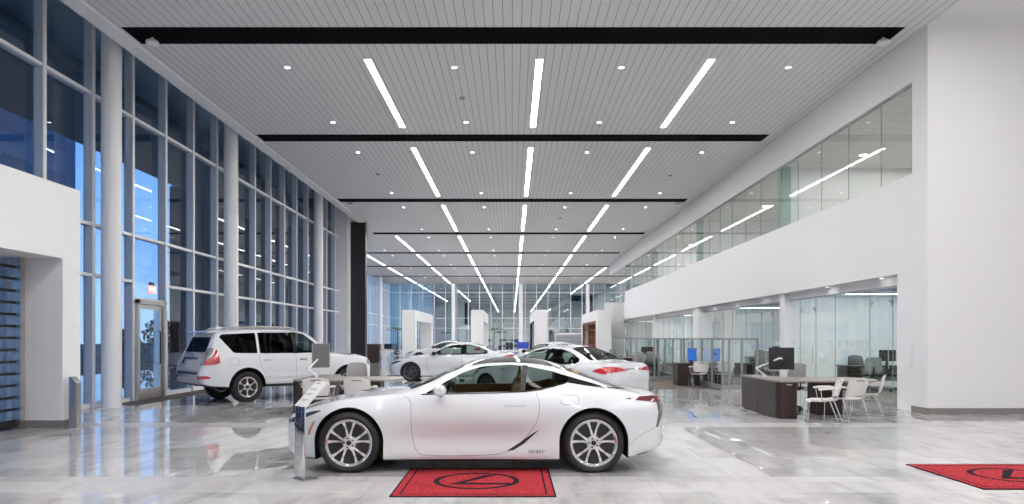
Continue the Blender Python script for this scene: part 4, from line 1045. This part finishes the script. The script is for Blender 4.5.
# ================================================================ white sedans
IS=dict(name='sedan',label='white four-door sedan seen side-on behind the coupe, nose towards the display portal',cat='car',loc=(-2.31,25.8,0),rz=PI,
 ends=(-2.41,2.255),nx=110,axles=(1.40,-1.40),tyre=(.335,.235,.245),wheel_z=.325,arch=.380,archup=.012,track=.775,wheel_style=(5,.20,.019,M['rimdark']),
 cavity=(-1.80,.92,.82),inset=.03,wz=.93,group='white sedans in the showroom',
 t=dict(
 zb=[(2.255,.42),(2.2,.25),(2.0,.18),(0,.16),(-1.8,.19),(-2.2,.27),(-2.38,.36),(-2.41,.5)],
 wm=[(2.255,.35),(2.22,.52),(2.1,.70),(1.9,.82),(1.4,.895),(.8,.885),(0,.88),(-.8,.885),(-1.4,.903),(-1.9,.87),(-2.2,.79),(-2.34,.70),(-2.41,.55)],
 tuck=[(2.255,0),(1.5,.006),(.7,.028),(-.7,.028),(-1.4,.004),(-2.2,.02),(-2.41,.02)],
 zm=[(2.255,.52),(1.4,.64),(0,.68),(-1.4,.72),(-2.2,.74),(-2.41,.68)],
 zt=[(2.255,.60),(2.15,.68),(1.9,.77),(1.4,.865),(.9,.92),(0,.95),(-.8,.975),(-1.4,1.0),(-1.9,1.005),(-2.2,.99),(-2.34,.96),(-2.41,.80)],
 wt=[(2.255,.25),(2.1,.56),(1.9,.68),(1.4,.77),(.9,.79),(0,.795),(-.8,.79),(-1.4,.77),(-1.9,.735),(-2.2,.68),(-2.34,.60),(-2.41,.42)],
 zc=[(2.255,.62),(2.15,.705),(1.9,.805),(1.4,.905),(1.0,.958),(.86,.98),(.5,1.165),(.2,1.305),(0,1.37),(-.4,1.425),(-.8,1.412),(-1.1,1.355),(-1.4,1.25),(-1.65,1.145),(-1.85,1.075),(-2.0,1.055),(-2.25,1.05),(-2.35,1.02),(-2.41,.84)],
 zr=[(2.255,.61),(2.15,.692),(1.9,.79),(1.4,.885),(1.0,.938),(.86,.957),(.5,1.115),(.2,1.245),(0,1.31),(-.4,1.36),(-.8,1.35),(-1.1,1.295),(-1.4,1.20),(-1.65,1.11),(-1.85,1.055),(-2.0,1.04),(-2.25,1.03),(-2.35,1.0),(-2.41,.825)],
 wr=[(2.255,.12),(2.1,.36),(1.4,.46),(1.0,.5),(.86,.53),(.5,.57),(.2,.57),(-.4,.555),(-1.1,.54),(-1.4,.535),(-1.85,.54),(-2.25,.50),(-2.35,.42),(-2.41,.25)]),
 side_windows=[round_poly([(.70,.96),(.40,1.115),(.12,1.235),(-.10,1.302),(-.44,1.340),(-.44,.97)]),round_poly([(-.51,.972),(-.51,1.342),(-.85,1.322),(-1.12,1.25),(-1.40,1.12),(-1.45,1.05),(-1.36,1.0)])],
 windshield=round_poly([(.82,-.35),(.82,.35),(.68,.62),(.16,.49),(.10,.3),(.10,-.3),(.16,-.49),(.68,-.62)]),
 rear_window=('top',round_poly([(-1.02,-.44),(-1.02,.44),(-1.66,.585),(-1.76,.50),(-1.78,.2),(-1.78,-.2),(-1.76,-.50),(-1.66,-.585)]),.95,2.6))
se,sk,_=build_vehicle(IS)
interior(se,-.12,-.98,.36,.50,M['darkleather'],M['plastic'],1,wx=.42,dash=.74,zd=.95,bh=.56,dw=.62,wheel_z=.93)
for sg in (1,-1):
    sk.patch('tail_lamp',round_poly([(-1.90,.86),(-2.08,.94),(-2.30,.965),(-2.40,.93),(-2.40,.86),(-2.2,.80)]),'side',M['redlens'],se,sg,.008,0,.025)
    sk.patch('tail_lamp',round_poly([(sg*.30,.90),(sg*.60,.86),(sg*.74,.82),(sg*.72,.95),(sg*.5,.95)]),'rear',M['redlens'],se,1,.008,0,.03)
    sk.patch('headlamp',round_poly([(1.72,.74),(1.95,.735),(2.12,.66),(2.10,.60),(1.92,.66)]),'side',M['headlens'],se,sg,.006,0,.025)
    mb=MB()
    sk.line(smooth_poly([(.80,.90),(.80,.5),(.74,.26),(-.47,.26)],1,False),'side',sg,.006,mb=mb)
    sk.line([(-.475,1.33),(-.475,.95),(-.48,.26)],'side',sg,.006,mb=mb)
    sk.line(smooth_poly([(-.48,.26),(-.92,.27),(-1.05,.50),(-1.12,.72),(-1.40,.86),(-1.44,1.0)],1,False),'side',sg,.006,mb=mb)
    mb.build('panel_gap',M['seam'],se)
    sk.patch('window_trim',[(-.43,1.32),(-.52,1.325),(-.515,.975),(-.44,.972)],'side',M['gloss'],se,sg,.004,0,.03)
    sk.patch('window_trim',[(.74,.945),(-.5,.965),(-1.38,1.0),(-1.38,.986),(-.5,.952),(.76,.932)],'side',M['chrome'],se,sg,.005,0,.03)
    for x in (-.30,-1.12): handle(se,sk,x,.80,sg,M['paint'],.2,.03)
    sk.patch('sill_trim',[(1.0,.195),(-1.0,.195),(-1.0,.165),(1.0,.165)],'side',M['plastic'],se,sg,.003,0,.06)
    mirror_part(se,sk,.55,.94,sg,M['gloss'])
sk.patch('license_plate',[(-.16,.70),(.16,.70),(.16,.83),(-.16,.83)],'rear',M['plate'],se,1,.006,0,.06)
sk.patch('tail_garnish',[(-.3,.90),(.3,.90),(.3,.925),(-.3,.925)],'rear',M['chrome'],se,1,.008,0,.06)
sk.patch('bumper_diffuser',round_poly([(-.6,.42),(.6,.42),(.62,.31),(-.62,.31)]),'rear',M['plastic'],se,1,.006,0,.06)
sk.patch('grille',round_poly([(-.34,.62),(.34,.62),(.18,.48),(.40,.26),(-.40,.26),(-.18,.48)]),'front',M['gloss'],se,1,.008,0,.05)
dup(se,(.96,16.6,0),PI-math.radians(45),label='white sedan just behind the coupe, red tail lamps and dark rear screen towards us')
dup(se,(1.5,29.3,0),math.radians(215),label='white sedan farther back, windscreen showing above the roof of the red-lamped sedan')
dup(se,(-4.4,43.,0),math.radians(185),label='small distant white sedan between the two white display portals')
# ================================================================ red logo mats
def logo_mat(label,x0,x1,y0,y1):
    cx,cy=(x0+x1)/2,(y0+y1)/2; hx,hy=(x1-x0)/2,(y1-y0)/2
    t=thing('logo_mat',label,'mat',(cx,cy,0),group='red logo floor mats')
    MB().box(-hx,hx,-hy,hy,.0,.010).build('pile',M['redmat'],t,bevel=.003)
    b=MB()
    for (a,c,d,e_) in ((-hx,hx,-hy,-hy+.018),(-hx,hx,hy-.018,hy),(-hx,-hx+.018,-hy,hy),(hx-.018,hx,-hy,hy)): b.box(a,c,d,e_,.0,.0105)
    i=.085; w_=.018
    for (a,c,d,e_) in ((-hx+i,hx-i,-hy+i,-hy+i+w_),(-hx+i,hx-i,hy-i-w_,hy-i),(-hx+i,-hx+i+w_,-hy+i,hy-i),(hx-i-w_,hx-i,-hy+i,hy-i)): b.box(a,c,d,e_,.008,.0112)
    b.build('border',M['matblack'],t)
    e_=MB(); a,bb,th=.47,.43,.062; n=56
    o=[(a*math.cos(2*PI*k/n),bb*math.sin(2*PI*k/n)) for k in range(n)]; q=[((a-th)*math.cos(2*PI*k/n),(bb-th)*math.sin(2*PI*k/n)) for k in range(n)]
    e_.add([(p[0],p[1],.0114) for p in o+q],[(k,(k+1)%n,n+(k+1)%n,n+k) for k in range(n)])
    P=[(.08,.30),(.24,.335),(-.13,-.105),(.42,-.115),(.37,-.20),(-.29,-.20)]
    e_.add([(p[0],p[1],.0114) for p in P],[(0,1,2),(0,2,5),(2,3,4),(2,4,5)])
    e_.build('emblem',M['matblack'],t)
logo_mat('red floor mat with dark oval emblem in front of the white coupe',-1.22,.44,6.77,8.24)
logo_mat('red floor mat with dark oval emblem lying alone by the white end wall',4.90,6.58,7.10,8.50)
# ================================================================ car information stand
t=thing('information_stand','slim steel information stand with slanted white card at the coupe nose','stand',(-2.377,7.62,0),-PI/4)
b=MB(); b.prism([(-.0,.0),(.012,.0),(.022,.81),(.010,.815)],-.115,.115,'x',T=Matrix.Rotation(0,4,'Z')); b.build('upright',M['chrome'],t,bevel=.003)
T=Matrix.Translation((0,.014,.81))@Matrix.Rotation(-.80,4,'X')
p=MB(); p.box(-.125,.125,-.008,.008,0,.38,T=T); pl=p.build('sign_panel',M['paper'],t,bevel=.003)
i_=MB()
for k,(w_,z) in enumerate(((.10,.345),(.16,.26),(.14,.245),(.16,.19),(.12,.175),(.15,.10),(.10,.085))): i_.box(-.09,-.09+w_,-.0095,-.0085,z,z+(.008 if k<1 else .004),T=T)
i_.build('print_lines',M['ink'],pl)
MB().box(-.13,.13,-.02,.16,0,.008).build('base_plate',M['steel'],t,bevel=.002)
em=MB(); emblem(em,(0,0),.065,.048,.010,Matrix.Translation((0,.0065,.64))@Matrix.Rotation(PI/2,4,'X')); em.build('emblem',M['ink'],t)
# ================================================================ chairs
def guest_chair(label,loc,rz,grp='white guest chairs'):
    t=thing('guest_chair',label,'chair',loc,rz,grp)       # faces +x
    rows=[]
    for i in range(9):
        u=i/8.; x=.24-.46*u; row=[]
        for j in range(9):
            v_=(j-4)/4.; row.append((x,v_*.225*(1-.10*u),.455-.025*(1-v_*v_)-.03*max(0,1-u*5)+ .02*max(0,u-.8)*5*(.4)))
        rows.append(row)
    MB().sheet(rows,.012).build('seat',M['white_plastic'],t,smooth=50)
    b=MB(); rows=[]
    for i in range(11):
        u=i/10.; z=.50+.34*u; row=[]
        for j in range(11):
            v_=(j-5)/5.; hw=.205+.045*math.sin(u*PI*.75); x=-.215-.10*u-.05*(1-v_*v_)+.02*u*u
            row.append((x,v_*hw,z-.045*(abs(v_)**3)*(u**3)))
        rows.append(row)
    b.sheet(rows[:9],.012); 
    # a hand slot is left open near the top of the shell
    top=[rows[8],rows[9],rows[10]]
    for r0,r1 in ((rows[8],rows[9]),):
        b.sheet([r0[:4],r1[:4]],.012); b.sheet([r0[7:],r1[7:]],.012)
    b.sheet([rows[9],rows[10]],.012)
    b.build('backrest',M['white_plastic'],t,smooth=50)
    for s in (1,-1):
        a=MB(); a.tube([(-.25,s*.245,.66),(-.16,s*.285,.665),(.0,s*.29,.655),(.10,s*.285,.645)],[.016,.02,.022,.018],8); a.build('armrest',M['white_plastic'],t,smooth=50)
        f=MB(); f.tube([(-.27,s*.235,.70),(-.22,s*.25,.46),(-.02,s*.25,.43),(.21,s*.25,.43),(.25,s*.25,.40),(.27,s*.25,.03),(.24,s*.25,.011),(-.30,s*.25,.011),(-.32,s*.25,.03),(-.17,s*.25,.43)],.010,8); f.tube([(.03,s*.25,.43),(.06,s*.285,.64)],.010,8)
        f.build('leg_frame',M['chrome'],t,smooth=50)
    c=MB(); c.tube([(.24,-.25,.011),(.24,.25,.011)],.009,8); c.tube([(-.15,-.25,.43),(-.15,.25,.43)],.009,8); c.tube([(.15,-.25,.425),(.15,.25,.425)],.009,8); c.build('cross_bar',M['chrome'],t,smooth=50)
    return t
def office_chair(label,loc,rz,grp='grey office swivel chairs',m=None):
    m=m or M['grey_fabric']
    t=thing('office_chair',label,'chair',loc,rz,grp)
    rows=[[(.24-.46*i/8.,(j-4)/4.*.24*(1-.1*abs(i/8.-.5)),.47+.05+.012*math.sin(PI*j/8)-.03*max(0,1-i/8.*5)) for j in range(9)] for i in range(9)]
    MB().sheet(rows,.055).build('seat',M['darkleather'],t,smooth=50)
    rows=[[(-.22-.07*i/8.-.05*(1-((j-4)/4.)**2)+.03*math.sin(i/8.*PI),(j-4)/4.*(.235-.04*(i/8.)**3),.58+.44*i/8.-.03*abs((j-4)/4.)**3*(i/8.)) for j in range(9)] for i in range(9)]
    MB().sheet(rows,.03).build('backrest',m,t,smooth=50)
    MB().tube([(-.04,0,.44),(-.26,0,.46),(-.31,0,.60),(-.31,0,.75)],.018,8).build('back_post',M['plastic'],t,smooth=50)
    for s in (1,-1): MB().tube([(-.05,s*.22,.45),(-.05,s*.29,.47),(-.05,s*.29,.66),(.12,s*.29,.68),(-.12,s*.29,.68)],.016,8).build('armrest',M['plastic'],t,smooth=50)
    MB().lathe([(.028,.07),(.028,.30),(.018,.31),(.018,.45),(.09,.46),(.09,.475),(.001,.475)],16,'z').build('gas_lift',M['plastic'],t,smooth=40)
    b=MB()
    for k in range(5):
        a=2*PI*k/5+.3; b.tube([(.02*math.cos(a),.02*math.sin(a),.10),(.30*math.cos(a),.30*math.sin(a),.07)],[.026,.016],8)
    b.build('base',M['plastic'],t,smooth=50)
    for k in range(5):
        a=2*PI*k/5+.3; MB().lathe([(.001,-.022),(.026,-.022),(.028,0),(.026,.022),(.001,.022)],14,'y',T=Matrix.Translation((.30*math.cos(a),.30*math.sin(a),.028))).build('caster',M['plastic'],t,smooth=40)
    return t
def monitor(label,loc,rz,w_=.54,h_=.36,zc=1.13,arm=None,front=None,back=None,logo=False,group='desk monitors'):
    """screen faces +y in its own frame; arm: foot position in its own frame"""
    t=thing('monitor',label,'monitor',loc,rz,group)
    s=MB().box(-w_/2,w_/2,-.022,.012,zc-h_/2,zc+h_/2).build('housing',back or M['screen'],t,bevel=.006)
    MB().box(-w_/2+.012,w_/2-.012,.0125,.0145,zc-h_/2+.012,zc+h_/2-.012).build('screen',front or M['screen'],t)
    MB().box(-.06,.06,-.055,-.022,zc-.06,zc+.06).build('mount',M['plastic'],t,bevel=.004)
    if arm:
        f=Vector(arm); e_=Vector((f.x-.16 if f.x<0 else f.x+.16,f.y+.02,f.z+.17))
        a=MB(); a.tube([f,f+Vector((0,0,.05))],.03,12); a.tube([f+Vector((0,0,.04)),e_],[.020,.017],10); a.tube([e_-Vector((0,0,.02)),e_+Vector((0,0,.05))],.024,10)
        a.tube([e_+Vector((0,0,.02)),Vector((-.05,-.10,zc+.01)),Vector((0,-.05,zc))],[.020,.018,.02],10); a.build('arm',M['trim'],t,smooth=50)
    else:
        a=MB(); a.box(-.035,.035,-.055,-.03,loc[2]*0+.012,zc); a.box(-.12,.12,-.12,.08,0,.012); 
        a.build('stand',M['plastic'],t,bevel=.004)
    return t
def rounded(x0,x1,y0,y1,r,n=6,which=(1,1,1,1)):
    P=[]
    for k,(cx,cy,a0) in enumerate(((x0+r,y0+r,PI),(x1-r,y0+r,1.5*PI),(x1-r,y1-r,0),(x0+r,y1-r,.5*PI))):
        if which[k]: P+=[(cx+r*math.cos(a0+PI/2*i/n),cy+r*math.sin(a0+PI/2*i/n)) for i in range(n+1)]
        else: P.append(((x0,y0),(x1,y0),(x1,y1),(x0,y1))[k])
    return P
def desk_big(label,loc,mirror=1):
    """L-shaped consultation desk: two cabinets under the return, a pedestal under the far end"""
    t=thing('consultation_desk',label,'desk',loc); s=mirror
    c=MB(); c.prism([(s*p[0],p[1]) for p in rounded(0,.42,0,1.10,.14,6,(1,1,0,0))],.03,.715,'z'); c.build('cabinet',M['wood'],t)
    c=MB().box(min(0,s*.42),max(0,s*.42),1.115,2.10,.03,.715); c.build('cabinet',M['wood'],t)
    f=MB(); f.box(min(s*.03,s*.39),max(s*.03,s*.39),.05,2.05,0,.03); f.build('plinth',M['plastic'],t)
    h=MB(); h.box(s*.22-.05,s*.22+.05,-.012,0,.655,.675); h.build('handle',M['steel'],t)
    c=MB().box(min(s*1.10,s*1.62),max(s*1.10,s*1.62),.75,1.22,.0,.715); c.build('pedestal',M['wood'],t)
    P=[(0,.12),(.05,.03),(.14,0),(1.2,-.02)]+[(1.80+.32*math.sin(a),.62-.62*math.cos(a)) for a in np.linspace(.15,PI-.3,9)]+[(.75,1.28),(.46,1.5),(.46,2.12),(0,2.12)]
    d=MB(); d.prism([(s*p[0],p[1]) for p in P],.715,.748,'z'); d.build('desktop',M['desktop'],t)
    return t
desk_big('dark wood consultation desk with black monitor, beside the glass offices',(5.18,13.30,0))
monitor('black computer monitor seen from behind, on a white arm over the consultation desk',(5.62,14.25,0),math.radians(-14),.50,.46,1.15,arm=(-.30,.25,.748),group='monitors on arms')
office_chair('grey-backed swivel chair with black seat tucked behind the dark consultation desk',(6.05,14.95,0),math.radians(205))
guest_chair('white guest chair seen from its side in front of the dark consultation desk',(5.72,12.62,0),math.radians(165),'white guest chairs at the consultation desk')
guest_chair('white guest chair seen from behind, pulled up to the dark consultation desk',(6.32,12.95,0),math.radians(112),'white guest chairs at the consultation desk')
guest_chair('white guest chair at the rounded far end of the dark consultation desk',(7.12,13.75,0),math.radians(150),'white guest chairs at the consultation desk')
desk_big('dark wood consultation desk half hidden behind the nose of the coupe',(-4.38,13.55,0))
monitor('tall silver monitor on an arm standing before the white SUV',(-4.10,14.65,0),math.radians(212),.38,.52,1.20,arm=(.16,.20,.748),front=M['greyscreen'],back=M['grey_plastic'],group='monitors on arms')
guest_chair('pale guest chair beside the dark cabinet behind the coupe bonnet',(-3.68,13.02,0),math.radians(95),'pale guest chairs behind the coupe')
guest_chair('pale guest chair in the middle of the desk behind the coupe bonnet',(-2.88,13.02,0),math.radians(88),'pale guest chairs behind the coupe')
office_chair('grey swivel chair behind the desk, in front of the SUV bonnet',(-3.50,15.35,0),math.radians(-80),m=M['grey_plastic'])
# ================================================================ low glass partitions
def partition(label,loc,rz,ln,posts,h=1.575):
    t=thing('partition_screen',label,'partition',loc,rz,'low glass partition screens')
    for x in posts: MB().box(x-.03,x+.03,-.03,.03,0,h).build('post',M['frame_grey'],t)
    r=MB(); r.box(0,ln,-.028,.028,h-.05,h); r.build('top_rail',M['frame_grey'],t)
    r=MB(); r.box(0,ln,-.028,.028,.03,.17); r.build('bottom_rail',M['frame_grey'],t)
    MB().box(.01,ln-.01,-.004,.004,.17,h-.05).build('glass_panel',G['low'],t)
    return t
partition('short grey framed glass partition facing us, nearest the white square columns',(6.30,20.5,0),0,1.09,[.03,.22,.60,1.06])
partition('long grey framed glass partition running back from the short one',(6.27,20.56,0),PI/2,4.4,[.85,2.0,3.2,4.37])
partition('grey framed glass partition at the back of the open sales desks',(4.55,25.1,0),0,1.7,[.03,.68,.84,1.67])
partition('far grey framed glass partition in front of the last offices',(4.55,31.1,0),0,1.7,[.03,.85,1.67])
partition('second long grey framed glass partition behind the sales desks',(6.27,26.6,0),PI/2,4.4,[.03,1.4,2.9,4.37])
struct('floor_carpet',MB().box(4.5,8.72,21.2,46.,0,.009),M['carpet'])
def small_desk(label,loc,rz=0.,ln=1.6,grp='office desks'):
    t=thing('office_desk',label,'desk',loc,rz,grp)
    MB().box(0,.42,.05,.70,0,.70).build('pedestal',M['wood'],t)
    MB().box(ln-.05,ln,.05,.70,0,.70).build('end_panel',M['wood'],t)
    MB().box(.42,ln-.05,.60,.63,.25,.70).build('modesty_panel',M['grey_plastic'],t)
    MB().box(-.02,ln+.02,0,.75,.70,.735).build('desktop',M['wood'],t,bevel=.004)
    return t
small_desk('dark sales desk with blue monitor beside the glass partition',(5.45,22.4,.009),0,.72)
def blue_monitor(label,loc,rz,txt=True):
    t=monitor(label,loc,rz,.30 if txt else .32,.42,.28,front=M['bluescreen'],group='blue display monitors')
    return t
blue_monitor('upright monitor with bright blue screen on the dark sales desk',(6.00,22.75,.744),PI)
blue_monitor('blue monitor seen through the glass partition end panel',(6.78,22.75,.744),PI)
small_desk('dark desk behind the short glass partition',(6.45,22.4,.009),0,1.5)
guest_chair('white guest chair before the dark sales desk, outside the glass partition',(5.95,21.75,.009),math.radians(90),'white guest chairs at the sales desks')
guest_chair('white guest chair seen through the short glass partition',(6.75,21.75,.009),math.radians(85),'white guest chairs at the sales desks')
for k,(x,y,l) in enumerate(((5.0,27.2,'just beyond the back partition'),(5.7,27.6,'second beyond the back partition'),(5.1,33.2,'beyond the far partition'),(5.9,33.5,'second beyond the far partition'))):
    office_chair('grey armchair on the brown carpet, '+l,(x,y,.009),math.radians(250+30*k),'grey chairs on the carpet')
small_desk('dark desk with black monitor beyond the back partition',(4.65,28.4,.009),0,1.5)
monitor('black monitor on the desk beyond the back partition',(5.7,28.8,.744),PI,.5,.32,.30)
# inside the glass offices
rooms=[(16.9,'nearest glass office'),(20.3,'second glass office'),(24.6,'third glass office'),(30.1,'fourth glass office'),(34.8,'fifth glass office'),(39.9,'sixth glass office')]
for k,(y,l) in enumerate(rooms):
    x0=10.5 if k!=1 else 10.0
    small_desk('dark desk inside the '+l,(x0,y,.012),0,1.9,'desks in the glass offices')
    monitor('black monitor on the desk of the '+l,(x0+1.35 if k else x0+1.7,y+.35,.747),PI,.5,.34,.30,group='monitors in the glass offices')
    office_chair('grey visitor chair before the desk in the '+l,(x0+.35,y-.55,.012),math.radians(80),'grey visitor chairs in the glass offices')
    office_chair('second grey visitor chair, nearer the outer wall, in the '+l,(x0+1.2,y-.6,.012),math.radians(100),'grey visitor chairs in the glass offices')
    office_chair('dark swivel chair behind the desk in the '+l,(x0+.9,y+1.15,.012),math.radians(-95),'dark swivel chairs in the glass offices',M['darkleather'])
# ================================================================ far end of the hall
t=thing('reception_counter','tall dark wood counter beside the black wing wall','counter',(-9.7,44.,0))
MB().box(0,1.15,0,.8,.08,1.15).build('body',M['wood'],t); MB().box(-.03,1.18,-.03,.83,1.15,1.19).build('countertop',M['wood'],t,bevel=.004); MB().box(.03,1.12,.04,.77,0,.08).build('plinth',M['plastic'],t)
t=thing('cafe_table','small white table between the dark counter and display portal','table',(-8.1,44.6,0))
MB().lathe([(.001,.72),(.42,.72),(.43,.735),(.42,.75),(.001,.75)],28,'z').build('tabletop',M['white_plastic'],t,smooth=40); MB().lathe([(.035,.02),(.035,.72)],16,'z').build('pedestal',M['chrome'],t,smooth=40); MB().lathe([(.001,0),(.26,0),(.26,.012),(.04,.03),(.001,.03)],24,'z').build('base',M['chrome'],t,smooth=40)
monitor('black monitor on the small white table',(-8.1,44.6,.75),PI,.5,.34,.28)
guest_chair('white chair in front of the small white table',(-8.1,43.6,0),math.radians(90),'white chairs at the small table')
guest_chair('white chair on the portal side of the small white table',(-7.4,44.6,0),math.radians(180),'white chairs at the small table')
def palm(label,x,y,h,seed):
    t=thing('potted_palm',label,'plant',(x,y,0),group='potted palms in the rear hall'); rr=random.Random(seed)
    MB().lathe([(.001,0),(.20,0),(.27,.45),(.25,.45),(.23,.40),(.001,.40)],24,'z').build('pot',M['pot'],t,smooth=40)
    MB().tube([(0,0,.38),(.03,.02,h*.35),(.05,0,h*.66)],[.05,.04,.03],8).build('stem',M['bark'],t,smooth=40)
    f=MB()
    for k in range(16):
        a=2*PI*k/16+rr.uniform(-.2,.2); ln=h*rr.uniform(.20,.30); up=rr.uniform(.25,1.0); prev=None
        pts=[]
        for i in range(9):
            u=i/8.; pts.append(Vector((.05+math.cos(a)*ln*u*1.1,math.sin(a)*ln*u*1.1,h*.66+up*ln*(u-.95*u*u)*1.3)))
        f.tube(pts,.006,4)
        for i in range(1,9):
            d=(pts[i]-pts[i-1]).normalized(); sd=Vector((-math.sin(a),math.cos(a),0)); w_=.20*math.sin(PI*min(1,i/9.+.1))
            for s in (1,-1):
                tip=pts[i]+sd*s*w_*1.3+d*.10-Vector((0,0,.06)); f.add([pts[i]-d*.035,pts[i]+d*.035,tip],[(0,1,2)])
    f.build('fronds',M['plant'],t)
palm('tall potted palm just outside the first white display portal',-10.1,60.,3.4,3)
palm('tall potted palm just past the second white display portal',-1.75,65.,3.5,5)
t=thing('floor_sign','bright blue upright sign board on the rear showroom floor','sign',(.75,47.,0))
MB().box(-.40,.40,-.02,.02,.85,1.30).build('board',M['blueflyer'],t,bevel=.005); MB().tube([(0,0,.03),(0,0,.9)],.02,10).build('post',M['steel'],t); MB().lathe([(.001,0),(.22,0),(.2,.025),(.001,.03)],24,'z').build('base',M['steel'],t)
t=thing('display_shelf','wide white shelf unit with glass fronts before the rear glass wall','shelf unit',(4.9,78.,0))
f=MB(); f.box(0,3.4,0,.5,1.95,2.15); f.box(0,.12,0,.5,0,1.95); f.box(3.28,3.4,0,.5,0,1.95); f.box(.12,3.28,0,.5,0,.3); f.box(.12,3.28,.45,.5,.3,1.95); f.build('carcass',M['wall'],t)
for k in range(3):
    MB().box(.12,3.28,.05,.44,.75+.42*k,.78+.42*k).build('shelf',M['grey_plastic'],t)
for k in range(3): MB().box(.14+1.05*k,.14+1.05*(k+1)-.02,.01,.02,.3,1.95).build('glass_door',G['office'],t)
